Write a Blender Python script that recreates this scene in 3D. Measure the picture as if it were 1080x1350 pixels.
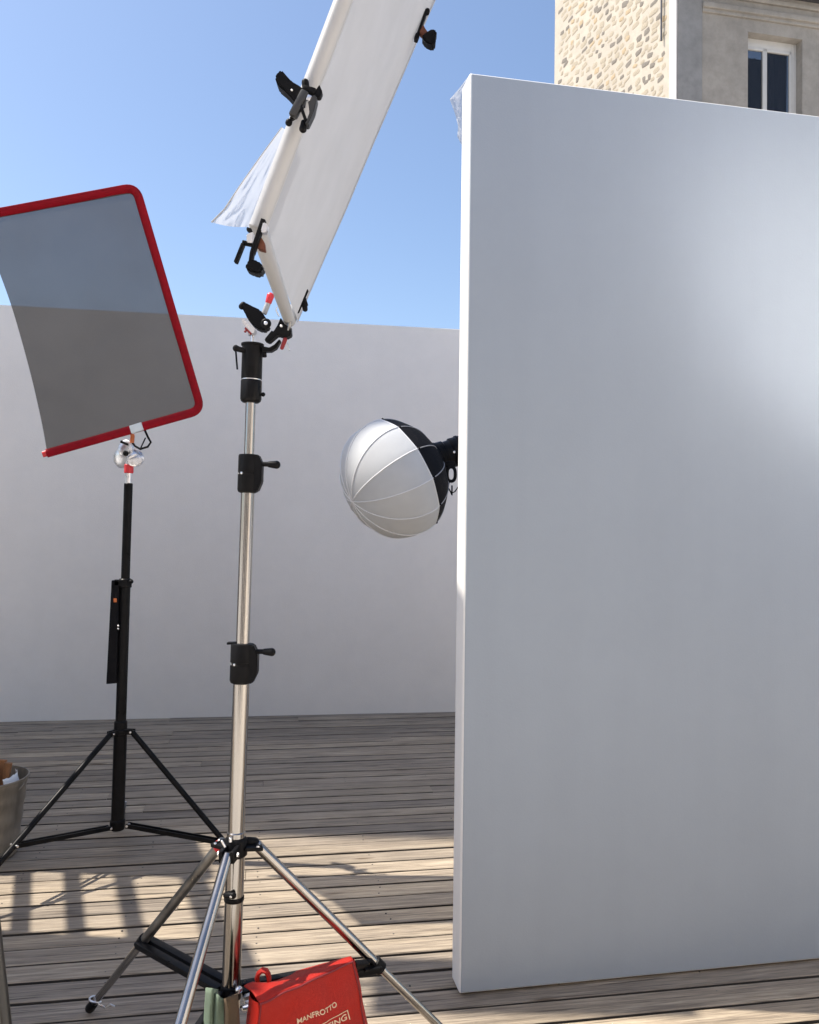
import bpy, bmesh, math, random
from mathutils import Vector, Matrix, noise

# ------------------------------------------------------------------ scene, camera, sky, sun
for o in list(bpy.data.objects):
    bpy.data.objects.remove(o)
S = bpy.context.scene
COL = S.collection
R = math.radians
random.seed(7)

F = 1080.0                                   # focal length in photo pixels
PITCH, ROLL = math.atan(27 / F), 0.013
CAM = Vector((0, 0, 1.5))
cf = Vector((0, math.cos(PITCH), math.sin(PITCH)))
cu0 = Vector((0, -math.sin(PITCH), math.cos(PITCH)))
cr0 = Vector((1, 0, 0))
cr = cr0 * math.cos(ROLL) + cu0 * math.sin(ROLL)
cu = cu0 * math.cos(ROLL) - cr0 * math.sin(ROLL)
cam = bpy.data.cameras.new('camera')
camo = bpy.data.objects.new('camera', cam)
COL.objects.link(camo)
camo.matrix_world = Matrix((cr, cu, -cf)).transposed().to_4x4()
camo.location = CAM
cam.sensor_fit = 'VERTICAL'
cam.sensor_height = 36
cam.lens = F / 1350 * 36
cam.clip_start, cam.clip_end = 0.05, 3000
S.camera = camo
S.render.resolution_x, S.render.resolution_y = 819, 1024

SUN_EL, SUN_BEHIND = R(60), R(4)             # sun from the left, a little behind the wall line
TO_SUN = Vector((-math.cos(SUN_BEHIND) * math.cos(SUN_EL), math.sin(SUN_BEHIND) * math.cos(SUN_EL), math.sin(SUN_EL)))
world = bpy.data.worlds.new('World')
S.world = world
world.use_nodes = True
wn = world.node_tree.nodes
wl = world.node_tree.links
wn.clear()
sky = wn.new('ShaderNodeTexSky')
sky.sky_type = 'NISHITA'
sky.sun_disc = False
sky.sun_elevation = SUN_EL
sky.sun_rotation = math.atan2(TO_SUN.x, TO_SUN.y)
sky.altitude = 60
sky.air_density, sky.dust_density, sky.ozone_density = 1.0, 1.6, 2.4
bg = wn.new('ShaderNodeBackground')
bg.inputs['Strength'].default_value = 0.081
wo = wn.new('ShaderNodeOutputWorld')
wl.new(sky.outputs[0], bg.inputs[0])
wl.new(bg.outputs[0], wo.inputs[0])

sun = bpy.data.lights.new('sun', 'SUN')
sun.energy = 2.75
sun.angle = R(0.53)
sun.color = (1, 0.93, 0.82)
suno = bpy.data.objects.new('sun', sun)
COL.objects.link(suno)
suno.rotation_euler = TO_SUN.to_track_quat('Z', 'Y').to_euler()
suno.location = TO_SUN * 30

S.view_settings.view_transform = 'Standard'
S.view_settings.look = 'None'
S.view_settings.gamma = 1
S.view_settings.use_curve_mapping = False
S.view_settings.exposure = 1.38
S.render.engine = 'CYCLES'
S.cycles.use_denoising = True
S.cycles.sample_clamp_indirect = 40
S.cycles.blur_glossy = 0.1
S.cycles.caustics_reflective = True
S.cycles.max_bounces = 8


# ------------------------------------------------------------------ placing helpers
def ray(px, py):
    return cf + cr * ((px - 540) / F) - cu * ((py - 675) / F)


def P(px, py, d):                            # the point seen there that stands d metres out
    v = ray(px, py)
    return CAM + v * (d / v.y)


def PP(px, py, p0, n):                       # on a plane
    v = ray(px, py)
    return CAM + v * ((p0 - CAM).dot(n) / v.dot(n))


# ------------------------------------------------------------------ materials
def _n(nt, t, **kw):
    n = nt.nodes.new(t)
    for k, v in kw.items():
        if k.startswith('i_'):
            n.inputs[k[2:].replace('_', ' ')].default_value = v
        else:
            setattr(n, k, v)
    return n


def ramp(nt, src, stops):
    r = _n(nt, 'ShaderNodeValToRGB')
    e = r.color_ramp.elements
    while len(e) < len(stops):
        e.new(0.5)
    for el, (p, c) in zip(e, stops):
        el.position = p
        el.color = (c, c, c, 1) if isinstance(c, (int, float)) else (*c, 1)
    nt.links.new(src, r.inputs[0])
    return r.outputs[0]


def mixc(nt, a, b, fac, mode='MIX'):
    m = _n(nt, 'ShaderNodeMix', data_type='RGBA', blend_type=mode)
    for sock, val in ((m.inputs[6], a), (m.inputs[7], b), (m.inputs[0], fac)):
        if hasattr(val, 'links'):
            nt.links.new(val, sock)
        elif isinstance(val, (int, float)):
            sock.default_value = val
        else:
            sock.default_value = (*val, 1)
    return m.outputs[2]


def pbr(name, col, rough=0.5, metal=0.0, var=0.12, vscale=6.0, bump=0.0, bscale=60.0, rvar=0.1, coords='Object', stretch=(1, 1, 1), spec=0.5):
    m = bpy.data.materials.new(name)
    m.use_nodes = True
    nt = m.node_tree
    b = nt.nodes['Principled BSDF']
    tc = _n(nt, 'ShaderNodeTexCoord')
    mp = _n(nt, 'ShaderNodeMapping')
    mp.inputs['Scale'].default_value = stretch
    nt.links.new(tc.outputs[coords], mp.inputs[0])
    no = _n(nt, 'ShaderNodeTexNoise', i_Scale=vscale, i_Detail=6.0, i_Roughness=0.6)
    nt.links.new(mp.outputs[0], no.inputs['Vector'])
    lo = tuple(c * (1 - var) for c in col)
    hi = tuple(min(1, c * (1 + var)) for c in col)
    nt.links.new(ramp(nt, no.outputs[0], [(0.3, lo), (0.7, hi)]), b.inputs['Base Color'])
    nt.links.new(ramp(nt, no.outputs[0], [(0.3, max(0.02, rough - rvar)), (0.7, min(1, rough + rvar))]), b.inputs['Roughness'])
    b.inputs['Metallic'].default_value = metal
    b.inputs['Specular IOR Level'].default_value = spec
    if bump:
        n2 = _n(nt, 'ShaderNodeTexNoise', i_Scale=bscale, i_Detail=5.0)
        nt.links.new(mp.outputs[0], n2.inputs['Vector'])
        bp = _n(nt, 'ShaderNodeBump', i_Strength=bump, i_Distance=0.01)
        nt.links.new(n2.outputs[0], bp.inputs['Height'])
        nt.links.new(bp.outputs[0], b.inputs['Normal'])
    return m


def film(name, col, trans, transp, rough=0.6, weave=0.0):
    """thin sheet: diffuse + translucent, partly see-through"""
    m = bpy.data.materials.new(name)
    m.use_nodes = True
    nt = m.node_tree
    nt.nodes.clear()
    out = _n(nt, 'ShaderNodeOutputMaterial')
    tc = _n(nt, 'ShaderNodeTexCoord')
    no = _n(nt, 'ShaderNodeTexNoise', i_Scale=9.0, i_Detail=5.0)
    nt.links.new(tc.outputs['Object'], no.inputs['Vector'])
    c = ramp(nt, no.outputs[0], [(0.3, tuple(x * 0.93 for x in col)), (0.7, col)])
    df = _n(nt, 'ShaderNodeBsdfDiffuse')
    tl = _n(nt, 'ShaderNodeBsdfTranslucent')
    tp = _n(nt, 'ShaderNodeBsdfTransparent')
    for n in (df, tl):
        nt.links.new(c, n.inputs['Color'])
    m1 = _n(nt, 'ShaderNodeMixShader', i_Fac=trans)
    m2 = _n(nt, 'ShaderNodeMixShader', i_Fac=transp)
    nt.links.new(df.outputs[0], m1.inputs[1])
    nt.links.new(tl.outputs[0], m1.inputs[2])
    nt.links.new(m1.outputs[0], m2.inputs[1])
    nt.links.new(tp.outputs[0], m2.inputs[2])
    if weave:
        n3 = _n(nt, 'ShaderNodeTexNoise', i_Scale=240.0, i_Detail=2.0)
        nt.links.new(tc.outputs['Object'], n3.inputs['Vector'])
        n4 = _n(nt, 'ShaderNodeTexNoise', i_Scale=3.0, i_Detail=3.0)
        nt.links.new(tc.outputs['Object'], n4.inputs['Vector'])
        a = _n(nt, 'ShaderNodeMath', operation='ADD')
        nt.links.new(n3.outputs[0], a.inputs[0])
        nt.links.new(n4.outputs[0], a.inputs[1])
        nt.links.new(ramp(nt, a.outputs[0], [(0.35, transp - weave), (1.0, transp + weave)]), m2.inputs[0])
    nt.links.new(m2.outputs[0], out.inputs[0])
    return m


def wood_deck():
    m = bpy.data.materials.new('weathered_deck_wood')
    m.use_nodes = True
    nt = m.node_tree
    L = nt.links.new
    b = nt.nodes['Principled BSDF']
    g = _n(nt, 'ShaderNodeNewGeometry')
    vr = _n(nt, 'ShaderNodeVectorRotate', rotation_type='Z_AXIS')
    vr.inputs['Angle'].default_value = -R(10)
    L(g.outputs['Position'], vr.inputs['Vector'])
    oi = _n(nt, 'ShaderNodeObjectInfo')
    sc = _n(nt, 'ShaderNodeMath', operation='MULTIPLY')
    sc.inputs[1].default_value = 37.0
    L(oi.outputs['Random'], sc.inputs[0])
    cmb = _n(nt, 'ShaderNodeCombineXYZ')
    L(sc.outputs[0], cmb.inputs[0])
    L(sc.outputs[0], cmb.inputs[1])
    ad = _n(nt, 'ShaderNodeVectorMath', operation='ADD')
    L(vr.outputs[0], ad.inputs[0])
    L(cmb.outputs[0], ad.inputs[1])

    def nz(scale, stretch, detail=6.0, dist=0.0, rough=0.6):
        mp = _n(nt, 'ShaderNodeMapping')
        mp.inputs['Scale'].default_value = stretch
        L(ad.outputs[0], mp.inputs[0])
        n = _n(nt, 'ShaderNodeTexNoise', i_Scale=scale, i_Detail=detail, i_Distortion=dist, i_Roughness=rough)
        L(mp.outputs[0], n.inputs['Vector'])
        return n.outputs[0]
    grain = nz(1.0, (2.2, 70, 20), 8, 0.6, 0.7)
    fine = nz(1.0, (7, 330, 60), 4, 0.2)
    blot = nz(1.0, (1.6, 7, 3), 6, 0.5)
    big = nz(0.7, (1, 1.4, 1), 3)
    crack = nz(1.0, (1.1, 46, 9), 3, 1.0)
    col = ramp(nt, grain, [(0.30, (0.070, 0.056, 0.044)), (0.48, (0.24, 0.198, 0.155)), (0.70, (0.46, 0.395, 0.31))])
    colb = ramp(nt, blot, [(0.3, (0.165, 0.14, 0.118)), (0.55, (0.31, 0.26, 0.20)), (0.75, (0.45, 0.365, 0.26))])
    c = mixc(nt, col, colb, 0.4)
    tone = ramp(nt, oi.outputs['Random'], [(0.0, (0.80, 0.80, 0.81)), (0.5, (0.98, 0.97, 0.95)), (1.0, (1.14, 1.11, 1.05))])
    c = mixc(nt, c, tone, 1.0, 'MULTIPLY')
    c = mixc(nt, c, ramp(nt, big, [(0.3, 1.08), (0.7, 1.58)]), 0.9, 'MULTIPLY')
    c = mixc(nt, c, ramp(nt, fine, [(0.34, 0.42), (0.52, 1.0), (0.8, 1.15)]), 0.8, 'MULTIPLY')
    c = mixc(nt, c, ramp(nt, crack, [(0.31, 0.22), (0.39, 1.0)]), 0.85, 'MULTIPLY')
    # knots
    mp = _n(nt, 'ShaderNodeMapping')
    mp.inputs['Scale'].default_value = (2.0, 9, 1)
    L(ad.outputs[0], mp.inputs[0])
    vo = _n(nt, 'ShaderNodeTexVoronoi', i_Scale=1.0)
    L(mp.outputs[0], vo.inputs['Vector'])
    c = mixc(nt, c, ramp(nt, vo.outputs['Distance'], [(0.05, (0.35, 0.29, 0.24)), (0.13, (1, 1, 1))]), 0.8, 'MULTIPLY')
    L(c, b.inputs['Base Color'])
    L(ramp(nt, grain, [(0.3, 0.62), (0.7, 0.85)]), b.inputs['Roughness'])
    b.inputs['Specular IOR Level'].default_value = 0.3
    ma = _n(nt, 'ShaderNodeMath', operation='ADD')
    L(grain, ma.inputs[0])
    L(ramp(nt, crack, [(0.27, 0.0), (0.36, 1.0)]), ma.inputs[1])
    bp = _n(nt, 'ShaderNodeBump', i_Strength=0.8, i_Distance=0.005)
    L(ma.outputs[0], bp.inputs['Height'])
    L(bp.outputs[0], b.inputs['Normal'])
    return m


def painted(name, col, mottle=0.05, bump=0.12, warm=None, rough=0.75, streak=0.0):
    """matt painted plaster / board with soft large mottling and fine relief"""
    m = bpy.data.materials.new(name)
    m.use_nodes = True
    nt = m.node_tree
    L = nt.links.new
    b = nt.nodes['Principled BSDF']
    tc = _n(nt, 'ShaderNodeTexCoord')
    n1 = _n(nt, 'ShaderNodeTexNoise', i_Scale=1.3, i_Detail=6.0, i_Roughness=0.55)
    n2 = _n(nt, 'ShaderNodeTexNoise', i_Scale=160.0, i_Detail=3.0)
    n3 = _n(nt, 'ShaderNodeTexNoise', i_Scale=5.0, i_Detail=8.0, i_Roughness=0.7)
    for n in (n1, n2, n3):
        L(tc.outputs['Object'], n.inputs['Vector'])
    lo = tuple(c * (1 - mottle) for c in (warm or col))
    c = ramp(nt, n1.outputs[0], [(0.3, lo), (0.7, col)])
    c = mixc(nt, c, ramp(nt, n3.outputs[0], [(0.35, 1 - mottle), (0.6, 1.0)]), 1.0, 'MULTIPLY')
    if streak:
        mp = _n(nt, 'ShaderNodeMapping')
        mp.inputs['Scale'].default_value = (7, 7, 0.35)
        L(tc.outputs['Object'], mp.inputs[0])
        n4 = _n(nt, 'ShaderNodeTexNoise', i_Scale=1.0, i_Detail=5.0, i_Roughness=0.6)
        L(mp.outputs[0], n4.inputs['Vector'])
        c = mixc(nt, c, ramp(nt, n4.outputs[0], [(0.36, 1 - streak), (0.6, 1.0)]), 1.0, 'MULTIPLY')
        mp2 = _n(nt, 'ShaderNodeMapping')
        mp2.inputs['Scale'].default_value = (3, 3, 9)
        mp2.inputs['Rotation'].default_value = (0.3, 0.5, 0.2)
        L(tc.outputs['Object'], mp2.inputs[0])
        n5 = _n(nt, 'ShaderNodeTexNoise', i_Scale=2.0, i_Detail=8.0, i_Roughness=0.75, i_Distortion=1.2)
        L(mp2.outputs[0], n5.inputs['Vector'])
        c = mixc(nt, c, ramp(nt, n5.outputs[0], [(0.27, 1 - 2.2 * streak), (0.34, 1.0)]), 1.0, 'MULTIPLY')
    L(c, b.inputs['Base Color'])
    b.inputs['Roughness'].default_value = rough
    b.inputs['Specular IOR Level'].default_value = 0.25
    bp = _n(nt, 'ShaderNodeBump', i_Strength=bump, i_Distance=0.004)
    L(n2.outputs[0], bp.inputs['Height'])
    L(bp.outputs[0], b.inputs['Normal'])
    return m


M = dict(
    wood=wood_deck(),
    edge=pbr('gap_shade_edge', (0.045, 0.038, 0.032), 0.9, var=0.3, vscale=9),  # near-black board sides paint the shade of the gaps
    joist=pbr('joist_gap_shade', (0.022, 0.019, 0.016), 0.9),  # joists, darkened to paint the shade seen between boards
    screw=pbr('screw_steel', (0.10, 0.095, 0.09), 0.5, 0.6),
    ground=pbr('roof_gravel', (0.66, 0.62, 0.56), 0.95, var=0.25, vscale=3, bump=0.6, bscale=40),
    wall=painted('white_render', (0.90, 0.845, 0.785), 0.03, 0.35, streak=0.008),
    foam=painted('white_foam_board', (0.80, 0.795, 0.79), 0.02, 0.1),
    facing=painted('shade_tinted_face', (0.315, 0.36, 0.425), 0.02, 0.08, rough=0.5, streak=0.02),  # blue-grey colour paints the shade on the white panel's front
    chrome=pbr('chromed_steel', (0.37, 0.355, 0.34), 0.17, 1.0, var=0.12, vscale=14, rvar=0.05, stretch=(1, 1, 0.15)),
    alu=pbr('brushed_aluminium', (0.78, 0.78, 0.80), 0.30, 1.0, var=0.08, vscale=20),
    gunmetal=pbr('gunmetal', (0.06, 0.06, 0.06), 0.4, 0.7, var=0.25),
    steel_dark=pbr('dull_steel', (0.30, 0.295, 0.285), 0.35, 1.0, var=0.25, vscale=18),
    black=pbr('black_plastic', (0.008, 0.008, 0.009), 0.44, spec=0.09, var=0.3, vscale=20, bump=0.05),
    blackmetal=pbr('black_anodised_metal', (0.009, 0.009, 0.010), 0.36, spec=0.10, var=0.3, vscale=20),
    blackcloth=pbr('black_cloth', (0.010, 0.010, 0.012), 0.65, spec=0.08, var=0.25, vscale=30, bump=0.2, bscale=300),
    red=pbr('red_webbing', (0.25, 0.004, 0.013), 0.65, spec=0.15, var=0.16, vscale=25, bump=0.15, bscale=260),
    redplastic=pbr('red_plastic', (0.62, 0.03, 0.04), 0.35, var=0.1),
    bag=pbr('red_nylon', (0.38, 0.014, 0.007), 0.6, spec=0.3, var=0.12, vscale=9, bump=0.25, bscale=420),
    bagdark=pbr('dark_red_trim', (0.20, 0.012, 0.016), 0.6, var=0.15),
    print=pbr('cream_print', (0.72, 0.52, 0.34), 0.7, var=0.15, vscale=120),
    green=pbr('green_canvas', (0.14, 0.19, 0.135), 0.85, var=0.2, vscale=14, bump=0.3, bscale=300),
    brown=pbr('brown_canvas', (0.085, 0.055, 0.030), 0.85, var=0.2, vscale=14, bump=0.3, bscale=300),
    whitetube=pbr('white_painted_tube', (0.43, 0.435, 0.445), 0.42, var=0.05, vscale=9),
    diffusion=film('white_diffusion_cloth', (0.45, 0.465, 0.50), 0.17, 0.02),
    plastic=film('clear_white_film', (0.70, 0.70, 0.71), 0.5, 0.38),
    net=film('grey_net_cloth', (0.090, 0.087, 0.086), 0.2, 0.11, weave=0.05),
    lantern=film('white_lantern_cloth', (0.74, 0.76, 0.78), 0.25, 0.0),
    ribwhite=pbr('white_piping', (0.74, 0.75, 0.77), 0.55, var=0.04),
    ribgrey=pbr('grey_piping', (0.33, 0.33, 0.34), 0.5, var=0.1),
    orange=pbr('orange_tip', (0.55, 0.14, 0.035), 0.45, var=0.15),
    rust=pbr('brown_spring_steel', (0.16, 0.055, 0.03), 0.5, 0.3, var=0.2),
    tapewhite=pbr('pale_tape', (0.62, 0.70, 0.76), 0.5, var=0.06),
    bucket=pbr('galvanised_metal', (0.26, 0.235, 0.20), 0.45, 0.6, var=0.30, vscale=7, rvar=0.15, stretch=(3, 3, 0.6)),
    kindling=pbr('split_wood', (0.30, 0.14, 0.06), 0.8, var=0.35, vscale=18, bump=0.4, stretch=(1, 1, 0.2)),
    paper=pbr('white_paper', (0.8, 0.82, 0.84), 0.8, var=0.06),
    mortar=painted('cream_mortar', (0.52, 0.465, 0.385), 0.12, 0.6),
    stone_a=pbr('pale_rubble', (0.39, 0.335, 0.255), 0.9, var=0.2, vscale=5, bump=0.5, bscale=20),
    stone_b=pbr('grey_rubble', (0.20, 0.178, 0.15), 0.9, var=0.25, vscale=5, bump=0.5, bscale=20),
    stone_c=pbr('ochre_rubble', (0.42, 0.325, 0.21), 0.9, var=0.2, vscale=5, bump=0.5, bscale=20),
    limewash=painted('beige_limestone', (0.34, 0.31, 0.275), 0.17, 0.5, warm=(0.32, 0.295, 0.265)),
    greyrender=painted('grey_cement_render', (0.28, 0.27, 0.26), 0.16, 0.5),
    quoin=painted('white_corner_trim', (0.78, 0.74, 0.70), 0.06, 0.3),
    winframe=pbr('white_window_paint', (0.50, 0.485, 0.465), 0.45, var=0.05),
    zinc=pbr('zinc_gutter', (0.10, 0.10, 0.11), 0.5, 0.6, var=0.15),
    dark=pbr('dark_room', (0.02, 0.02, 0.022), 0.9),
    curtain=pbr('dark_curtain', (0.035, 0.035, 0.045), 0.9, var=0.3, vscale=12, stretch=(3, 3, 0.4)),
    timber=pbr('shade_screen_board', (0.58, 0.55, 0.50), 0.8, var=0.1, vscale=8, stretch=(1, 1, 0.2)),
    silver=pbr('silver_reflector_cloth', (0.92, 0.92, 0.92), 0.29, 1.0, var=0.05, vscale=4, rvar=0.03),
)
gm = bpy.data.materials.new('window_glass')
gm.use_nodes = True
_b = gm.node_tree.nodes['Principled BSDF']
_b.inputs['Base Color'].default_value = (0.02, 0.022, 0.028, 1)
_b.inputs['Roughness'].default_value = 0.04
_b.inputs['Alpha'].default_value = 0.55
_nz = _n(gm.node_tree, 'ShaderNodeTexNoise', i_Scale=1.2)
_bp = _n(gm.node_tree, 'ShaderNodeBump', i_Strength=0.06)
gm.node_tree.links.new(_nz.outputs[0], _bp.inputs['Height'])
gm.node_tree.links.new(_bp.outputs[0], _b.inputs['Normal'])
M['glass'] = gm


# ------------------------------------------------------------------ mesh helpers
def frame_of(axis, hint=None):
    z = axis.normalized()
    h = hint if hint is not None else (Vector((0, 1, 0)) if abs(z.y) < 0.9 else Vector((0, 0, 1)))
    x = h.cross(z)
    if x.length < 1e-5:
        x = Vector((1, 0, 0)).cross(z)
    x.normalize()
    y = z.cross(x)
    return x, y, z


class MB:
    def __init__(s):
        s.bm = bmesh.new()

    def box(s, c, size, rot=None, bevel=0.0, seg=2):
        t = bmesh.new()
        bmesh.ops.create_cube(t, size=1)
        bmesh.ops.scale(t, vec=Vector(size), verts=t.verts)
        if bevel:
            bmesh.ops.bevel(t, geom=t.edges[:], offset=bevel, segments=seg, affect='EDGES', profile=0.6)
        if rot is not None:
            bmesh.ops.transform(t, matrix=rot.to_4x4(), verts=t.verts)
        bmesh.ops.translate(t, vec=Vector(c), verts=t.verts)
        s._merge(t)
        return s

    def _merge(s, t):
        me = bpy.data.meshes.new('tmp')
        t.to_mesh(me)
        t.free()
        s.bm.from_mesh(me)
        bpy.data.meshes.remove(me)

    def bar(s, p0, p1, w, t, bevel=None):
        """beam from p0 to p1; w across as the photo sees it, t in depth"""
        ax = p1 - p0
        x, y, z = frame_of(ax)
        rot = Matrix((x, y, z)).transposed()
        b = min(w, t) * 0.25 if bevel is None else bevel
        return s.box((p0 + p1) / 2, (w, t, ax.length), rot, b)

    def lathe(s, p0, axis, prof, n=24, caps=True, scale_y=1.0):
        x, y, z = frame_of(axis)
        rings = []
        for h, r in prof:
            rings.append([s.bm.verts.new(p0 + z * h + x * (r * math.cos(2 * math.pi * k / n)) + y * (r * scale_y * math.sin(2 * math.pi * k / n))) for k in range(n)])
        for a, b in zip(rings, rings[1:]):
            for k in range(n):
                s.bm.faces.new((a[k], a[(k + 1) % n], b[(k + 1) % n], b[k]))
        if caps:
            s.bm.faces.new(rings[0][::-1])
            s.bm.faces.new(rings[-1])
        return s

    def tube(s, p0, p1, r0, r1=None, n=20, cham=0.0):
        r1 = r0 if r1 is None else r1
        L = (p1 - p0).length
        c = cham or min(r0, r1) * 0.15
        return s.lathe(p0, p1 - p0, [(0, r0 - c), (c, r0), (L - c, r1), (L, r1 - c)], n)

    def path(s, pts, r, n=10, flat=1.0):
        rings = []
        up = None
        for i, p in enumerate(pts):
            a = pts[min(i + 1, len(pts) - 1)] - pts[max(i - 1, 0)]
            z = a.normalized()
            if up is None:
                x, y, _ = frame_of(a)
            else:
                x = (up - z * up.dot(z)).normalized()
                y = z.cross(x)
            up = x
            rings.append([s.bm.verts.new(p + x * (r * math.cos(2 * math.pi * k / n)) + y * (r * flat * math.sin(2 * math.pi * k / n))) for k in range(n)])
        for a, b in zip(rings, rings[1:]):
            for k in range(n):
                s.bm.faces.new((a[k], a[(k + 1) % n], b[(k + 1) % n], b[k]))
        s.bm.faces.new(rings[0][::-1])
        s.bm.faces.new(rings[-1])
        return s

    def ball(s, c, r, scale=(1, 1, 1), rot=None, sub=2):
        t = bmesh.new()
        bmesh.ops.create_icosphere(t, subdivisions=sub, radius=r)
        bmesh.ops.scale(t, vec=Vector(scale), verts=t.verts)
        if rot is not None:
            bmesh.ops.transform(t, matrix=rot.to_4x4(), verts=t.verts)
        bmesh.ops.translate(t, vec=c, verts=t.verts)
        s._merge(t)
        return s

    def capsule(s, p0, p1, r0, r1=None, n=16):
        """rounded grip"""
        r1 = r0 if r1 is None else r1
        L = (p1 - p0).length
        pr = []
        for k in range(5):
            a = math.pi / 2 * k / 4
            pr.append((r0 * (1 - math.cos(a)) * 0.9, max(1e-4, r0 * math.sin(a))))
        for k in range(5):
            a = math.pi / 2 * (1 - k / 4)
            pr.append((L - r1 * (1 - math.cos(a)) * 0.9, max(1e-4, r1 * math.sin(a))))
        return s.lathe(p0, p1 - p0, pr, n)

    def grid(s, fn, nu, nv, close_u=False):
        v = [[s.bm.verts.new(fn(i / nu, j / nv)) for j in range(nv + 1)] for i in range(nu + 1)]
        for i in range(nu):
            for j in range(nv):
                s.bm.faces.new((v[i][j], v[i + 1][j], v[i + 1][j + 1], v[i][j + 1]))
        return s

    def prism(s, pts, depth_vec, bevel=0.0):
        t = bmesh.new()
        a = [t.verts.new(p) for p in pts]
        f = t.faces.new(a)
        r = bmesh.ops.extrude_face_region(t, geom=[f])
        bmesh.ops.translate(t, vec=depth_vec, verts=[e for e in r['geom'] if isinstance(e, bmesh.types.BMVert)])
        bmesh.ops.recalc_face_normals(t, faces=t.faces[:])
        if bevel:
            bmesh.ops.bevel(t, geom=t.edges[:], offset=bevel, segments=2, affect='EDGES')
        s._merge(t)
        return s

    def build(s, name, mat, parent=None, smooth=True, ang=38, solid=0.0):
        bmesh.ops.recalc_face_normals(s.bm, faces=s.bm.faces[:])
        org = ORG[parent.name] if parent is not None else Vector((0, 0, 0))
        me = bpy.data.meshes.new(name)
        if org.length:
            bmesh.ops.translate(s.bm, vec=-org, verts=s.bm.verts)
        s.bm.to_mesh(me)
        s.bm.free()
        me.materials.append(M[mat])
        if smooth:
            for p in me.polygons:
                p.use_smooth = True
            me.set_sharp_from_angle(angle=R(ang))
        o = bpy.data.objects.new(name, me)
        COL.objects.link(o)
        if parent is not None:
            o.parent = parent
        ORG[o.name] = org.copy()
        if solid:
            md = o.modifiers.new('thickness', 'SOLIDIFY')
            md.thickness = solid
            md.offset = 0
        return o


ORG = {}


def thing(name, loc, label, cat, group=None):
    o = bpy.data.objects.new(name, None)
    o.empty_display_size = 0.1
    COL.objects.link(o)
    o.location = loc
    ORG[o.name] = Vector(loc)
    return tag(o, label, cat, group)


def tag(o, label, cat, group=None):
    o['label'] = label
    o['category'] = cat
    if group:
        o['group'] = group
    return o


def structure(o):
    o['kind'] = 'structure'
    return o


def floor_pt(p):
    return Vector((p.x, p.y, 0))


# ------------------------------------------------------------------ ground and timber deck
g = MB()
g.box((0, 0, -0.16), (900, 900, 0.2))
structure(g.build('ground', 'ground'))

ANG = R(10)
U = Vector((math.cos(ANG), math.sin(ANG), 0))
N = Vector((-math.sin(ANG), math.cos(ANG), 0))
PITCHB, BW, BT = 0.118, 0.103, 0.030
deck = MB()
for k in range(-9, 15):                                # joists run across the boards
    deck.box(U * (k * 0.5) + N * 3.95 + Vector((0, 0, -0.045)), (0.06, 5.5, 0.034), Matrix.Rotation(ANG, 3, 'Z'))
deck.box(U * 1.5 + N * 3.95 + Vector((0, 0, -0.056)), (12, 5.5, 0.004), Matrix.Rotation(ANG, 3, 'Z'))  # near-black sheet under the boards, painting the shade in the gaps
deck_o = structure(deck.build('deck', 'joist'))
ORG[deck_o.name] = Vector((0, 0, 0))


def board_mesh(seed):
    """unit-length board along x with eased edges and a slight cup and warp"""
    rnd = random.Random(seed)
    bm = bmesh.new()
    e = 0.003
    prof = [(-BW / 2, -BT), (-BW / 2, -e), (-BW / 2 + e, 0), (0, rnd.uniform(-.0012, .0008)), (BW / 2 - e, 0), (BW / 2, -e), (BW / 2, -BT)]
    rings = []
    for i in range(5):
        x = -0.5 + i / 4
        dy, dz = rnd.uniform(-.0018, .0018), rnd.uniform(-.0025, .0015)
        rings.append([bm.verts.new((x, py + dy, pz + dz)) for py, pz in prof])
    for a, b in zip(rings, rings[1:]):
        for k in range(len(prof) - 1):
            f_ = bm.faces.new((a[k], a[k + 1], b[k + 1], b[k]))
            f_.material_index = 1 if k in (0, len(prof) - 2) else 0  # side faces take the painted gap shade
    bm.faces.new(rings[0])
    bm.faces.new(rings[-1][::-1])
    bmesh.ops.recalc_face_normals(bm, faces=bm.faces[:])
    me = bpy.data.meshes.new('plank')
    bm.to_mesh(me)
    bm.free()
    me.materials.append(M['wood'])
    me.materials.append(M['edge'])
    return me


boards = [board_mesh(s) for s in range(9)]
rnd = random.Random(3)
rest = MB()
screws = MB()
count = 0
for k in range(10, 59):
    off = k * PITCHB + 0.02
    x = -8.6 + rnd.uniform(0, 3.4)
    near = off > 0.85
    while x < 6.5:
        ln = rnd.choice((4.5, 5.0, 6.0, 7.0))
        xc = x + ln / 2
        c = U * xc + N * (off + rnd.uniform(-.0012, .0012)) + Vector((0, 0, rnd.uniform(-.002, .0015)))
        if near and x + ln > -0.72 * off - 1.6 and x < 0.55 * off + 2.2 and count < 300:
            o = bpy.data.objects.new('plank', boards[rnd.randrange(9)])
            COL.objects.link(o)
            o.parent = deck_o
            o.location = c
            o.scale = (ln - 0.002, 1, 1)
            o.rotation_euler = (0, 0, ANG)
            count += 1
        else:
            rest.box(c + Vector((0, 0, -BT / 2)), (ln - 0.002, BW, BT), Matrix.Rotation(ANG, 3, 'Z'))
        x += ln
    if near and off < 5.0:
        for j in range(-8, 14):
            for s in (-0.027, 0.027):
                if abs(j * 0.5) < 0.6 * off + 1.2 and rnd.random() < 0.6:
                    p = U * (j * 0.5 + rnd.uniform(-.008, .008)) + N * (off + s + rnd.uniform(-.004, .004)) + Vector((0, 0, -0.003))
                    screws.lathe(p, Vector((0, 0, 1)), [(0, 0.0034), (0.0025, 0.0034), (0.003, 0.0022)], 8)
ro = rest.build('far_planks', 'wood', deck_o)
ro['kind'] = 'stuff'
so = screws.build('screw_heads', 'screw', deck_o)
so['kind'] = 'stuff'

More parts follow.
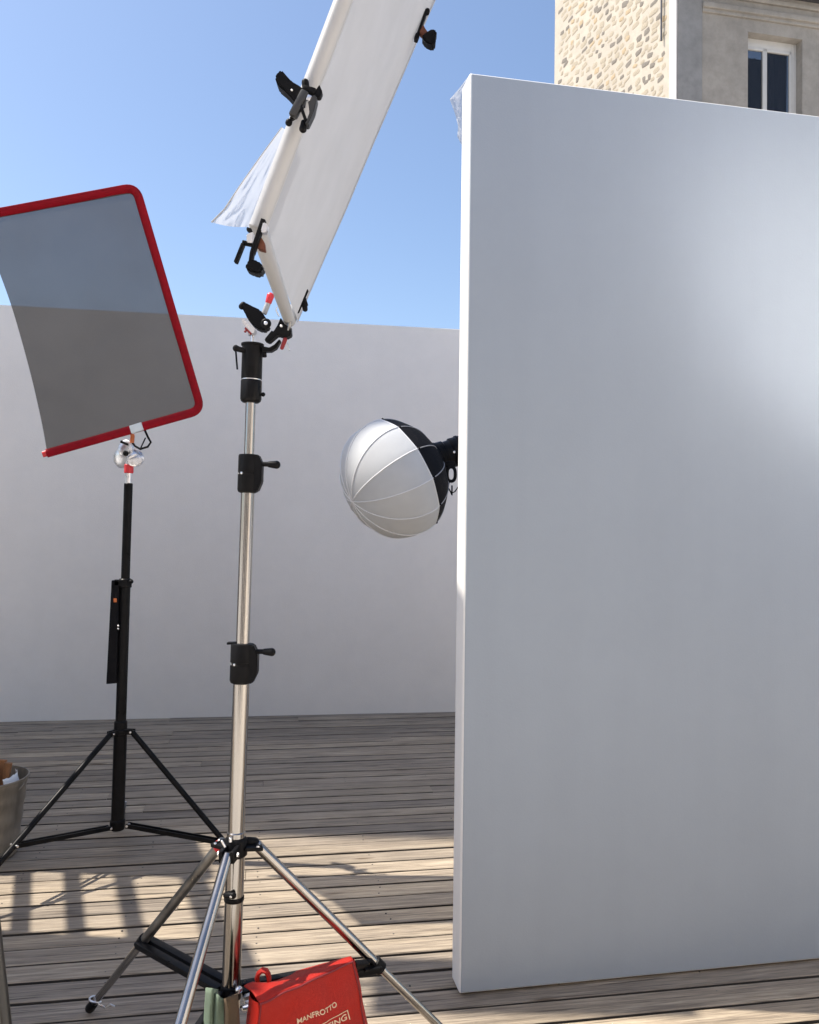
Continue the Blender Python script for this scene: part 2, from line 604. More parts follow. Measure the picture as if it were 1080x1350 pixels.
# ------------------------------------------------------------------ white terrace wall at the back
wa, wb = Vector((-3.175, 6.35, 0)), Vector((0.384, 6.92, 0))
wd = (wb - wa).normalized()
wnrm = Vector((-wd.y, wd.x, 0))
WH = 3.235
w = MB()
wlen = 19.0
wc = wa + wd * 4.5 + wnrm * 0.125
w.box((wc.x, wc.y, WH / 2 - 0.06), (wlen, 0.25, WH + 0.12), Matrix.Rotation(math.atan2(wd.y, wd.x), 3, 'Z'), 0.012)
tag(w.build('terrace_wall', 'wall'), 'long plain white rendered terrace wall closing the back of the timber deck', 'wall')

# ------------------------------------------------------------------ white foam panel on the right
PA = R(11)
pu = Vector((math.cos(PA), math.sin(PA), 0))
pn = Vector((-math.sin(PA), math.cos(PA), 0))
c0 = PP(605.5, 1311, Vector((0, 0, 0.004)), Vector((0, 0, 1)))
ptop = P(622, 95.5, c0.y)
PH = ptop.z
PL, PT = 2.44, 0.10
pc = c0 + pu * (PL / 2) + pn * (PT / 2)
fp = thing('foam_panel', c0, 'tall thick white foam board panel standing upright on the deck at right', 'panel')
w = MB()
w.box((pc.x, pc.y, PH / 2 + 0.002), (PL, PT, PH - 0.004), Matrix.Rotation(PA, 3, 'Z'), 0.010, 4)
w.build('foam_core', 'foam', fp)
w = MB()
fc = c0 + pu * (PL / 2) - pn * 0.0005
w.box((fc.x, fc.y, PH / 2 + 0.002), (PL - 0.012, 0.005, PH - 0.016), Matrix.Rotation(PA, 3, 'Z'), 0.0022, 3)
w.build('shade_face', 'facing', fp)

# crumpled film caught on its top left corner
t = thing('plastic_sheet', P(614, 180, c0.y + 0.12), 'crumpled translucent plastic scrap caught on the top left corner of the white panel', 'plastic sheet')
left = [(621, 96), (606, 116), (593, 131), (600, 150), (604, 166), (603, 180), (608, 190)]
right = [(622, 97), (622, 112), (622, 128), (621, 146), (621, 164), (621, 180), (620, 192)]


def wisp(u, v):
    k = min(5, int(v * 6))
    f = v * 6 - k
    a = Vector(left[k]).lerp(Vector(left[k + 1]), f)
    b = Vector(right[k]).lerp(Vector(right[k + 1]), f)
    q = a.lerp(b, u)
    nz = noise.noise(Vector((u * 5, v * 7, 1.7))) + 0.5 * noise.noise(Vector((u * 11, v * 15, 4.1)))
    return P(q.x, q.y, c0.y + 0.12 + 0.02 * nz * (1 - 0.5 * u) + 0.03 * (1 - u))


w = MB()
w.grid(wisp, 14, 30)
w.build('crumpled_film', 'plastic', t)

# ------------------------------------------------------------------ stone building behind
BC = P(892, 100, 18.0)
BC.z = 0
bu = Vector((math.cos(R(11)), math.sin(R(11)), 0))          # window front runs right and back
bg_ = Vector((-0.436, 0.90, 0)).normalized()                # rubble gable runs left and back
bn = Vector((bu.y, -bu.x, 0))                               # front faces the terrace
gn = Vector((-bg_.y, bg_.x, 0))                             # gable faces left
if gn.x > 0:
    gn = -gn
BH = 14.6
b = thing('stone_building', BC, 'old stone house with rubble gable and beige front rising behind the white panel', 'building')


def FP(s, z, out=0.0):
    return BC + bu * s + Vector((0, 0, z)) + bn * out


def front_sz(px, py):
    p = PP(px, py, BC, bn)
    return (p - BC).dot(bu), p.z


s0, zb = front_sz(986, 140)
s1, zt = front_sz(1058, 47)
_, zt0 = front_sz(988, 42)
WZ0, WZ1 = zt0 - 2.15, zt0
WS0, WS1 = s0, s1
TH = 0.45


def slab(s0, s1, z0, z1, out0, out1, name, mat, bev=0.0):
    m = MB()
    c = FP((s0 + s1) / 2, (z0 + z1) / 2, (out0 + out1) / 2)
    m.box(c, (s1 - s0, abs(out1 - out0), z1 - z0), Matrix.Rotation(math.atan2(bu.y, bu.x), 3, 'Z'), bev)
    return m.build(name, mat, b)


gs = front_sz(925, 100)[0]
m = MB()
rot = Matrix.Rotation(math.atan2(bu.y, bu.x), 3, 'Z')
for (a0, a1, z0, z1) in ((gs, WS0, -0.3, BH), (WS1, 9.0, -0.3, BH), (WS0, WS1, -0.3, WZ0), (WS0, WS1, WZ1, BH)):
    m.box(FP((a0 + a1) / 2, (z0 + z1) / 2, -TH / 2), (a1 - a0, TH, z1 - z0), rot)
m.build('wall', 'limewash', b)
slab(0.02, gs, -0.3, BH, -TH, 0.03, 'pilaster', 'greyrender', 0.01)
zc = front_sz(940, 10)[1]
m = MB()
for z, h, o_ in ((zc - 0.10, 0.09, 0.05), (zc, 0.12, 0.10), (zc + 0.30, 0.10, 0.06)):
    m.box(FP((gs + 9) / 2, z, o_ / 2), (9 - gs, o_, h), rot, 0.015)
m.build('cornice', 'limewash', b)
zg = front_sz(1062, 4)[1]
m = MB()
m.box(FP(4.6, zg + 0.08, 0.24), (8.8, 0.46, 0.12), rot, 0.02)
m.build('gutter', 'zinc', b)
# window: reveal is the wall thickness, frame stands back in it
m = MB()
fo = -0.26
fw = 0.075
wm = WS0 + (WS1 - WS0) * 0.42
for (a0, a1, z0, z1) in ((WS0, WS0 + 0.03, WZ0, WZ1), (WS1 - 0.13, WS1, WZ0, WZ1), (WS0 + 0.03, WS1 - 0.13, WZ1 - 0.20, WZ1), (WS0 + 0.03, WS1 - 0.13, WZ0, WZ0 + 0.1)):
    m.box(FP((a0 + a1) / 2, (z0 + z1) / 2, fo), (a1 - a0, 0.09, z1 - z0), rot, 0.006)
win = m.build('window', 'winframe', b)
iw0, iw1 = WS0 + 0.03, WS1 - 0.13
mid = iw0 + (iw1 - iw0) * 0.44
for (a0, a1) in ((iw0, mid), (mid, iw1)):
    m = MB()
    st = 0.055
    for (q0, q1, z0, z1) in ((a0, a0 + (st if a0 > iw0 else .02), WZ0 + .1, WZ1 - .2), (a1 - st, a1, WZ0 + .1, WZ1 - .2), (a0, a1, WZ1 - .26, WZ1 - .2), (a0, a1, WZ0 + .1, WZ0 + .17)):
        m.box(FP((q0 + q1) / 2, (z0 + z1) / 2, fo + 0.025), (q1 - q0, 0.06, z1 - z0), rot, 0.006)
    m.build('casement', 'winframe', win)
    m = MB()
    m.box(FP((a0 + a1) / 2, (WZ0 + WZ1 - .1) / 2, fo + 0.01), (a1 - a0 - 0.03, 0.006, WZ1 - WZ0 - .3), rot)
    m.build('pane', 'glass', win)
m = MB()
m.box(FP((WS0 + WS1) / 2, (WZ0 + WZ1) / 2, -1.6), (2.6, 0.05, 3), rot)
m.build('room_back', 'dark', win)
m = MB()


def curt(u, v):
    return FP(mid + 0.03 + (iw1 - mid - 0.02) * u, WZ0 + (WZ1 - WZ0) * v, -0.42 + 0.035 * math.sin(u * 19 + v * 1.5) + 0.02 * math.sin(u * 41))


m.grid(curt, 40, 6)
m.build('curtain', 'curtain', win)
m = MB()
m.bar(FP(iw0 + .12, WZ0 + .2, -0.5), FP(iw0 + .22, WZ1 - .6, -0.5), 0.07, 0.04)
m.bar(FP(iw0 - .1, WZ1 - .62, -0.5), FP(iw0 + .5, WZ1 - .30, -0.5), 0.09, 0.04)
m.build('window_stay', 'dark', win)

# rubble gable with its stones standing a little proud of the mortar
GL = 4.6
m = MB()
gr = Matrix((bg_, gn, Vector((0, 0, 1)))).transposed()
m.box(BC + bg_ * (GL / 2) - gn * (TH / 2) + Vector((0, 0, 9.7)), (GL, TH, 20), gr)
gable = m.build('gable_wall', 'mortar', b)
m = MB()
m.box(BC + bg_ * 0.09 + gn * 0.012 + Vector((0, 0, 9.7)), (0.20, 0.05, 19.9), gr, 0.01)
m.build('corner_trim', 'quoin', b)


def stone_mesh(seed):
    rn = random.Random(seed)
    bm = bmesh.new()
    bmesh.ops.create_icosphere(bm, subdivisions=2, radius=1)
    for v in bm.verts:
        n1 = noise.noise(v.co * 1.4 + Vector((seed * 3.1, 0, 0)))
        c = v.co
        q = Vector([math.copysign(abs(a) ** 0.5, a) for a in c])
        v.co = q * (1 + 0.28 * n1)
    me = bpy.data.meshes.new('stone')
    bm.to_mesh(me)
    bm.free()
    for p in me.polygons:
        p.use_smooth = True
    return me


stones = []
for s in range(12):
    me = stone_mesh(s)
    me.materials.append(M[('stone_a', 'stone_a', 'stone_a', 'stone_b', 'stone_c', 'stone_a', 'stone_a', 'stone_a', 'stone_c', 'stone_a', 'stone_b', 'stone_a')[s]])
    stones.append(me)
rs = random.Random(11)
spots = []
z = 7.0
while z < 18:
    h = rs.uniform(0.10, 0.155)
    s = 0.27 + rs.uniform(0, 0.2)
    while s < GL - 0.34:
        wdt = rs.uniform(0.13, 0.30)
        cpos = BC + bg_ * (s + wdt / 2) + Vector((0, 0, z + rs.uniform(-.05, .05)))
        q = cpos - CAM
        xpx = 540 + F * q.dot(cr) / q.dot(cf)
        ypx = 675 - F * q.dot(cu) / q.dot(cf)
        if -8 < ypx < 96 + 0.133 * (xpx - 622) + 8 and rs.random() < 0.93:
            spots.append((cpos, wdt, h))
        s += wdt + rs.uniform(0.02, 0.07)
    z += h + 0.03
rs.shuffle(spots)
rest_s = {'stone_a': MB(), 'stone_b': MB(), 'stone_c': MB()}
for i, (cpos, wdt, h) in enumerate(spots):
    low_ = noise.noise(cpos * 0.55) + (0.25 if cpos.z < 11.3 else 0.0)
    idx = rs.choice((3, 10)) if rs.random() < 0.20 + 0.35 * max(0, low_) else rs.choice((0, 1, 2, 4, 5, 6, 7, 8, 9, 11, 1, 2))
    sc_ = (wdt * rs.uniform(0.34, 0.5), rs.uniform(0.005, 0.012), h * rs.uniform(0.36, 0.50))
    ro_ = gr @ Matrix.Rotation(rs.uniform(-.3, .3), 3, 'Y')
    if i < 300:
        o = bpy.data.objects.new('stone', stones[idx])
        COL.objects.link(o)
        o.parent = gable
        o.location = cpos - BC
        o.scale = sc_
        o.rotation_euler = ro_.to_euler()
    else:
        rest_s[stones[idx].materials[0].name and ('stone_b' if idx in (3, 10) else 'stone_c' if idx in (4, 8) else 'stone_a')].ball(cpos, 1.0, sc_, ro_, 1)
if len(spots) > 300:
    for k_, mb_ in rest_s.items():
        mb_.build('small_stones', k_, gable)['kind'] = 'stuff'
print('STONES', len(spots))
m = MB()
m.tube(BC + bg_ * 0.42 + gn * 0.06 + Vector((0, 0, 12.75)), BC + bg_ * 0.42 + gn * 0.06 + Vector((0, 0, BH)), 0.022)
m.build('vent_pipe', 'zinc', b)
m = MB()
m.prism([FP(-0.05, BH, 0.3), FP(9, BH, 0.3), FP(9, BH + 2.6, -3), FP(-0.05, BH + 2.6, -3)], Vector((0, 0, 0.12)))
m.build('roof', 'zinc', b)


# ------------------------------------------------------------------ chrome wind-up stand in the foreground
SD = 2.15
K = SD / F                                       # metres per photo pixel at the stand


def Q(px, py, d=SD):
    return P(px, py, d)


def axis_x(py):                                  # column centre line in the photo
    return 304.5 + (1310 - py) * (333.2 - 304.5) / (1310 - 455)


base = floor_pt(Q(axis_x(1450), 1450))
st = thing('chrome_light_stand', base, 'tall chrome wind-up light stand with three legs holding the white diffusion frame', 'light stand')


def col_pt(py):
    return Q(axis_x(py), py)


def section(y0, y1, rpx, name='column_tube', mat='chrome'):
    m = MB()
    m.tube(col_pt(y0), col_pt(y1), rpx * K, n=32)
    return m.build(name, mat, st)


section(1330, 1095, 12.0)
section(1110, 880, 10.6)
section(890, 630, 8.8)
section(640, 520, 6.6)


def collar(ytop, ybot, rpx, knob_y, knob_len=17):
    m = MB()
    p0, p1 = col_pt(ybot), col_pt(ytop)
    L = (p1 - p0).length
    r = rpx * K
    m.lathe(p0, p1 - p0, [(0, r * .72), (0.003, r * .93), (0.009, r), (L * .47, r), (L * .48, r * .95), (L * .53, r * .95), (L * .54, r), (L - .005, r), (L - .001, r * .94), (L, r * .7)], 32)
    x, y, z = frame_of(p1 - p0)
    right = Vector((1, -0.15, 0.0)).normalized()
    mid_ = (p0 + p1) / 2
    # squared clamp block on the right with cut corners
    hw = 0.017
    prof = [(0.2 * r, 0.48 * L), (1.05 * r, 0.48 * L), (1.45 * r, 0.26 * L), (1.45 * r, -0.22 * L), (1.05 * r, -0.47 * L), (0.2 * r, -0.47 * L)]
    m.prism([mid_ + right * a + z * h_ + Vector((0, -hw, 0)) for a, h_ in prof], Vector((0, 2 * hw, 0)), 0.0025)
    co = m.build('locking_collar', 'black', st)
    k0 = Q(axis_x(knob_y) + rpx * 1.2, knob_y + 1, SD - 0.012)
    k1 = Q(axis_x(knob_y) + rpx * 1.2 + knob_len * 0.55, knob_y + 1, SD - 0.014)
    k2 = Q(axis_x(knob_y) + rpx * 1.2 + knob_len * 1.5, knob_y + 2, SD - 0.016)
    m = MB()
    m.tube(k0, k1, 3.2 * K)
    m.capsule(k1 - (k1 - k0) * .2, k2, 4.2 * K, 5.4 * K)
    m.build('locking_knob', 'black', co)
    m = MB()
    for f_ in (-0.45, 0.1):
        d_ = Vector((math.sin(f_ - 0.6), -math.cos(f_ - 0.6), 0))
        m.lathe(mid_ + d_ * r * 0.93, d_, [(0, .0035), (.003, .0035), (.0036, .002)], 10)
    m.build('screw', 'alu', co)
    return co


collar(599, 650, 13.6, 611)
c2 = collar(848, 901, 15.2, 858)
m = MB()
m.bar(Q(300, 848), Q(320, 847), 3 * K, 0.02)
m.build('lever', 'black', c2)
# receiver at the top
m = MB()
p0, p1 = col_pt(531), col_pt(453)
L = (p1 - p0).length
r = 13.6 * K
m.lathe(p0, p1 - p0, [(0, r * .75), (.004, r * .95), (.010, r * 1.02), (L * .36, r * 1.02), (L * .37, r * .98), (L * .385, r * .98), (L * .395, r), (L - .008, r), (L - .006, r * 1.1), (L - .001, r * 1.1), (L, r * .8)], 36)
top = m.build('top_receiver', 'blackmetal', st)
m = MB()
m.lathe(p0 + (p1 - p0) * .375, p1 - p0, [(0, r * .985), (.0005, r * 1.005), (.0022, r * 1.005), (.0027, r * .985)], 36)
m.build('silver_band', 'alu', top)
m = MB()
m.tube(Q(322, 462, SD - .02), Q(313, 460, SD - .03), 3.6 * K)
m.capsule(Q(317, 460, SD - .03), Q(307, 458.5, SD - .03), 3.6 * K, 4.6 * K)
m.build('locking_knob', 'black', top)
m = MB()
m.path([Q(311, 463, SD - .03), Q(312, 475, SD - .03), Q(313, 487, SD - .03)], 1.2 * K)
m.build('safety_pin', 'black', top)
m = MB()
m.prism([Q(a, b_, SD - .02) for a, b_ in ((345, 456), (355, 458), (362, 454), (368, 447), (370, 449), (364, 459), (357, 463), (346, 463))], Vector((0, .022, 0)), 0.001)
m.tube(Q(348, 460, SD - .01), Q(349, 471, SD - .01), 3 * K)
m.build('side_lug', 'black', top)
for sx_, sy_ in ((320, 517), (347, 520)):
    m = MB()
    m.ball(Q(sx_, sy_, SD - .005), 3 * K)
    m.build('set_screw', 'black', top)

# leg casting
m = MB()
pc_ = col_pt(1116)
ax = (col_pt(1000) - col_pt(1200)).normalized()
m.lathe(pc_ - ax * 0.024, ax, [(0, .026), (.004, .030), (.042, .030), (.046, .027), (.050, .024)], 32)
feet = [PP(118, 1330, Vector((0, 0, 0.012)), Vector((0, 0, 1)))]
cxy = floor_pt(col_pt(1450))
v0 = floor_pt(feet[0]) - cxy
for a in (-120, 120):
    vv = Matrix.Rotation(R(a), 3, 'Z') @ v0
    feet.append(cxy + vv + Vector((0, 0, 0.012)))
lugs = []
for i, f in enumerate(feet):
    dv = (floor_pt(f) - cxy).normalized()
    l0 = pc_ + dv * 0.052
    lugs.append(l0)
    sd = Vector((-dv.y, dv.x, 0))
    for sgn in (-1, 1):
        m.bar(pc_ + dv * .02 + sd * (sgn * .0155), l0 + dv * .014 - ax * .004 + sd * (sgn * .0155), .010, .03, .002)
    m.tube(l0 - sd * .024, l0 + sd * .024, .0065)
hub = m.build('leg_casting', 'black', st)
for i, l0 in enumerate(lugs):
    dv = (floor_pt(feet[i]) - cxy).normalized()
    sd = Vector((-dv.y, dv.x, 0))
    for sgn in (-1, 1):
        m = MB()
        m.lathe(l0 + sd * (sgn * .024), sd * sgn, [(0, .0055), (.004, .0055), (.005, .003)], 6)
        m.build('bolt', 'alu', hub)
m = MB()
m.tube(Q(292, 1108, SD - .05), Q(297, 1117, SD - .05), .003)
m.build('bolt', 'alu', hub)
m = MB()
m.tube(Q(304, 1104, SD - .03), Q(304, 1110, SD - .03), .0045)
m.build('bolt', 'alu', hub)
m = MB()
q0 = lugs[1]
m.capsule(Q(322, 1108, SD + .01), Q(341, 1113, SD + .03), .012, .015)
m.build('crank_housing', 'black', hub)
# lower spreader
low = col_pt(1306)
m = MB()
m.lathe(low - ax * .02, ax, [(0, .022), (.003, .027), (.036, .027), (.040, .023)], 28)
spread = m.build('spreader_collar', 'black', st)
for i, (l0, f) in enumerate(zip(lugs, feet)):
    dv = (floor_pt(f) - cxy).normalized()
    sd = Vector((-dv.y, dv.x, 0))
    jt = l0.lerp(f, 0.56)                        # where brace and leg meet
    mat_up = ('steel_dark', 'chrome', 'chrome')[i]
    m = MB()
    m.tube(l0, l0.lerp(f, 0.585), 0.0138, 0.0138, 24)
    lg = m.build('leg', mat_up, st)
    m = MB()
    m.tube(l0.lerp(f, 0.575), f, 0.0112, 0.0112, 20)
    m.build('leg_extension', 'chrome', lg)
    m = MB()
    m.capsule(f + (l0 - f).normalized() * .05, f - (l0 - f).normalized() * .008, .0135, .015)
    m.build('foot', 'black', lg)
    m = MB()
    a_ = (f - l0).normalized()
    m.lathe(jt - a_ * .018, a_, [(0, .0135), (.003, .0185), (.033, .0185), (.036, .0135)], 18)
    m.tube(jt - sd * .026, jt + sd * .026, .007)
    m.build('leg_clamp', 'black', lg)
    m = MB()
    jl = low + dv * .026
    for sgn in (-1, 1):
        m.bar(jl + sd * (sgn * .0175), jt + sd * (sgn * .0175) - dv * .002, .016, .024, .002)
    m.build('brace', 'blackmetal', st)
# red cap and foot tie on the far left leg
m = MB()
ad_ = (feet[0] - lugs[0]).normalized()
m.capsule(lugs[0] + ad_ * .005, lugs[0] + ad_ * .038, .0165, .0155)
m.build('leg_cap', 'redplastic', st)
m = MB()
f0 = feet[0]
tie = [f0 + (lugs[0] - f0).normalized() * .05 + Vector((.018 * math.cos(t_), -.016 * math.sin(t_) - .002, .010 * math.sin(t_ * .5))) for t_ in [k * .5 for k in range(10)]]
tie += [f0 + Vector((.035 + .012 * k, -.02 + .006 * math.sin(k * 2.1), .02 + .006 * math.cos(k * 2.1))) for k in range(5)]
m.path(tie, .0028, 8)
m.build('wire_tie', 'alu', st)
# small knuckle half-way down the column
m = MB()
kp = col_pt(1181)
m.lathe(kp - ax * .012, ax, [(0, .0245), (.002, .0258), (.011, .0258), (.013, .0245)], 28)
m.capsule(Q(295, 1180, SD - .02), Q(311, 1181, SD - .035), .0075, .0085)
m.build('crank_boss', 'black', st)
m = MB()
m.lathe(Q(305, 1182, SD - .036), Vector((0, -1, 0)), [(0, .004), (.003, .004), (.004, .002)], 8)
m.ball(Q(318, 1177, SD), .004)
m.build('bolt', 'alu', st)
m = MB()
m.bar(Q(322, 1318, SD - .03), Q(337, 1314, SD - .03), .022, .02)
m.capsule(Q(318, 1330, SD - .05), Q(338, 1326, SD - .05), .008, .009)
m.ball(Q(315, 1305, SD - .03), .010)
m.build('lower_clamp', 'alu', st)

# ------------------------------------------------------------------ diffusion frame
A = P(340, 300, 1.35)
A2 = P(453, 0, 1.33)
B = P(382, 424, 2.15)
B2 = P(562, 0, 2.10)
va = (A2 - A).normalized()
vb = (B2 - B).normalized()
LF = 1.30
TA, TB = A + va * LF, B + vb * LF
TR = 0.0150
fr = thing('diffusion_frame', A, 'tilted white tube frame stretched with white diffusion cloth above the chrome stand', 'diffusion frame')
for p, q in ((A - va * .004, TA), (B, TB), (A, B), (TA, TB)):
    m = MB()
    m.tube(p, q, TR, n=28)
    m.build('frame_tube', 'whitetube', fr)
m = MB()
nrm = (B - A).cross(va).normalized()


def cloth(u, v):
    a = A.lerp(TA, v)
    b_ = B.lerp(TB, v)
    p = a.lerp(b_, u * 1.02)
    sag = 0.016 * math.sin(math.pi * u) * math.sin(math.pi * min(1, v))
    rip = 0.0030 * noise.noise(Vector((u * 4, v * 6, 0))) + 0.0012 * noise.noise(Vector((u * 14, v * 9, 3)))
    return p + SIDE * (0.4 * sag + rip + 0.019 * u * u * (3 - 2 * u))


SIDE = nrm if nrm.dot(CAM - A) > 0 else -nrm
m.grid(lambda u, v: cloth(u, 0.006 + 0.994 * v), 50, 60)
m.build('diffusion_cloth', 'diffusion', fr)
# loose gathered corner to the left of the near tube
edge_o = [(372, 168), (345, 205), (318, 243), (296, 276), (279, 293)]
edge_i = [(378, 172), (365, 208), (351, 243), (339, 275), (331, 299)]


def flap(u, v):
    k = min(3, int(v * 4))
    f = v * 4 - k
    a = Vector(edge_i[k]).lerp(Vector(edge_i[k + 1]), f)
    c = Vector(edge_o[k]).lerp(Vector(edge_o[k + 1]), f)
    q = a.lerp(c, u)
    if v > .8:
        q.y += (v - .8) * 22 * math.sin(u * math.pi) * 0.6
    fold = math.sin(u * 11 + v * 4) * 0.010 + 0.022 * noise.noise(Vector((u * 6, v * 4, 8)))
    return P(q.x, q.y, 1.37 + 0.10 * u + fold * (0.25 + v))


m = MB()
m.grid(flap, 30, 36)
m.build('loose_corner', 'plastic', fr)
m = MB()
m.path([flap(1.0, k / 20) for k in range(21)], .0016, 6)
m.build('hem', 'whitetube', fr)


# ------------------------------------------------------------------ clamps on the frame
def px_shape(m, pts, d, depth, bevel=0.0):
    m.prism([P(x_, y_, d - depth / 2) for x_, y_ in pts], Vector((0, depth, 0)), bevel)


# 1 big spring clamp half-way up the near tube
d = 1.315
c1 = thing('spring_clamp', P(395, 135, d), 'large black spring clamp gripping the near white tube halfway up', 'clamp', 'clamps on the diffusion frame')
m = MB()
px_shape(m, [(362, 101), (366, 94), (371, 91), (376, 97), (384, 106), (396, 113), (402, 118), (400, 134), (391, 137), (386, 131), (377, 121), (366, 112)], d - .02, .026, .0025)
m.build('handle', 'black', c1)
m = MB()
m.capsule(P(402, 104, d - .02), P(404, 121, d - .02), .0058, .006)
m.bar(P(400, 119, d - .02), P(417, 124, d - .02), .010, .02)
px_shape(m, [(414, 122), (421, 111), (425, 120), (422, 127), (416, 127)], d - .02, .014, .001)
m.build('trigger', 'black', c1)
m = MB()
m.bar(P(403, 121, d - .03), P(386, 154, d - .03), .014, .013)
m.build('jaw_bar', 'gunmetal', c1)
m = MB()
px_shape(m, [(414, 124), (418, 128), (414, 146), (406, 163), (402, 163), (408, 148), (406, 133)], d - .026, .02, .0012)
m.build('jaw', 'gunmetal', c1)
m = MB()
m.capsule(P(383, 157, d - .02), P(379, 166, d - .02), .0055, .0055)
m.capsule(P(401, 158, d - .026), P(399, 175, d - .026), .0048, .0062)
m.bar(P(383, 158, d - .02), P(391, 153, d - .02), .004, .01)
m.bar(P(396, 138, d - .031), P(404, 161, d - .031), .005, .01)
m.build('rubber_tip', 'black', c1)
m = MB()
m.bar(P(406, 133, d - .036), P(409, 126, d - .036), .007, .004)
m.ball(P(385, 119, d - .034), .002)
m.build('rivet', 'alu', c1)

# 2 clamp at the near bottom corner
d = 1.345
c2 = thing('spring_clamp', P(335, 325, d), 'black clamp with hanging round knob at the near lower corner of the frame', 'clamp', 'clamps on the diffusion frame')
m = MB()
m.bar(P(348, 290, d - .03), P(333, 335, d - .03), .0078, .014)
m.bar(P(333, 333, d - .03), P(331, 347, d - .03), .007, .012)
m.build('long_jaw', 'black', c2)
m = MB()
m.bar(P(321, 322, d - .02), P(311, 347, d - .02), .0058, .012)
m.bar(P(320, 320, d - .02), P(335, 323, d - .02), .006, .012)
m.capsule(P(331, 301, d - .02), P(327, 306, d - .02), .005, .006)
m.build('short_jaw', 'black', c2)
m = MB()
px_shape(m, [(324, 346), (330, 341), (340, 343), (347, 350), (346, 357), (342, 361), (332, 359), (323, 354)], d - .03, .026, .003)
m.build('knob', 'black', c2)
m = MB()
px_shape(m, [(325, 308), (334, 305), (334, 320), (325, 319)], d - .022, .018, .0015)
px_shape(m, [(346, 292), (353, 295), (352, 304), (346, 307), (343, 303)], d - .03, .016, .0015)
m.build('jaw_plate', 'alu', c2)
m = MB()
px_shape(m, [(344, 312), (349, 320), (350, 331), (340, 328), (339, 321)], d - .02, .012, .001)
m.build('jaw_pad', 'rust', c2)

# 3 clamp joining the far lower corner to the stand
d = 2.12
c3 = thing('corner_clamp', P(375, 445, d), 'black forked clamp with red handle holding the frame corner beside the stand head', 'clamp', 'clamps on the diffusion frame')
m = MB()
px_shape(m, [(370, 418), (376, 428), (383, 429), (384, 441), (377, 445), (366, 441), (354, 451), (348, 448), (361, 436), (366, 428)], d - .02, .03, .002)
m.bar(P(361, 438, d - .02), P(352, 449, d - .02), .010, .02)
m.build('fork', 'black', c3)
m = MB()
m.capsule(P(384, 414, d - .03), P(380, 438, d - .03), .0055, .0055)
m.build('spindle', 'steel_dark', c3)
m = MB()
m.capsule(P(377, 445, d - .03), P(371, 461, d - .03), .0058, .005)
m.build('handle', 'bagdark', c3)
m = MB()
m.path([P(378, 452, d), P(381, 458, d), P(382, 462, d)], .003)
m.path([P(368, 417, d), P(364, 409, d), P(365, 405, d)], .0018)
m.ball(P(371, 430, d - .04), .004)
m.build('wire', 'alu', c3)

# 4 small clip on the far tube near the bottom
d = 2.08
c4 = thing('spring_clip', P(400, 398, d), 'small black clip low on the far edge of the diffusion cloth', 'clamp', 'clamps on the diffusion frame')
m = MB()
m.capsule(P(405, 381, d), P(391, 413, d), .0062, .0062)
m.build('clip_bar', 'black', c4)
m = MB()
m.bar(P(401, 393, d), P(404, 403, d), .010, .016)
m.capsule(P(401, 398, d), P(403, 411, d), .0075, .0065)
m.build('clip_knob', 'black', c4)

# 5 clamp high on the far edge
d = 2.03
c5 = thing('spring_clamp', P(558, 40, d), 'black and brown spring clamp high on the far edge of the cloth', 'clamp', 'clamps on the diffusion frame')
m = MB()
m.capsule(P(564, 11, d), P(563, 20, d), .0062, .0058)
m.bar(P(562, 16, d), P(549, 52, d), .0068, .016)
m.bar(P(551, 46, d), P(548, 54, d), .010, .018)
m.build('jaw', 'black', c5)
m = MB()
px_shape(m, [(558, 32), (562, 39), (566, 44), (560, 48), (553, 42)], d, .02, .0015)
m.build('spring_body', 'rust', c5)
m = MB()
px_shape(m, [(559, 44), (565, 40), (570, 37), (576, 40), (576, 45), (573, 47), (575, 50), (574, 57), (570, 59), (561, 55), (556, 47)], d - .01, .03, .003)
m.build('grip', 'black', c5)

# 6 grip head on top of the stand
d = SD
hd = thing('grip_head', col_pt(453), 'black grip head with red lever sitting on top of the chrome stand', 'grip head')
m = MB()
m.tube(col_pt(456), Q(334, 437), .0068)
m.tube(Q(333, 441), Q(331, 437), .010)
m.build('spigot', 'alu', hd)
m = MB()
px_shape(m, [(318, 405), (323, 398), (330, 402), (343, 408), (350, 418), (355, 427), (351, 434), (344, 435), (334, 430), (326, 420), (322, 411)], d - .02, .04, .004)
m.capsule(Q(316, 407, d - .02), Q(324, 399, d - .02), .008, .0085)
m.build('head_body', 'black', hd)
m = MB()
m.lathe(Q(351, 427, d - .045), Vector((0, -1, 0.1)), [(0, .0135), (.004, .0135), (.007, .010), (.007, .0055), (.003, .005)], 18)
m.build('ring_nut', 'black', hd)
m = MB()
m.lathe(Q(351, 427, d - .046), Vector((0, -1, 0.1)), [(0, .005), (.006, .005), (.007, .003)], 12)
m.build('nut_core', 'alu', hd)
m = MB()
px_shape(m, [(319, 419), (326, 424), (337, 434), (333, 440), (325, 432), (319, 425)], d - .015, .034, .002)
m.build('head_plate', 'alu', hd)
m = MB()
m.tube(Q(324, 432, d - .02), Q(332, 440, d - .02), .0045)
m.ball(Q(323.5, 437, d - .02), .0035)
m.build('pin', 'bagdark', hd)
m = MB()
m.tube(Q(348, 414, d), Q(354, 399, d), .0072)
m.build('lever_shaft', 'whitetube', hd)
m = MB()
m.capsule(Q(353, 402, d), Q(358, 386, d), .0085, .010)
m.build('lever_grip', 'redplastic', hd)

# ------------------------------------------------------------------ black stand with the net flag
BD = 3.78
KB = BD / F


def bx(py):
    return 155 + (1088 - py) * (169.5 - 155) / (1088 - 636)


def bp_(py, dx=0, d=BD):
    return P(bx(py) + dx, py, d)


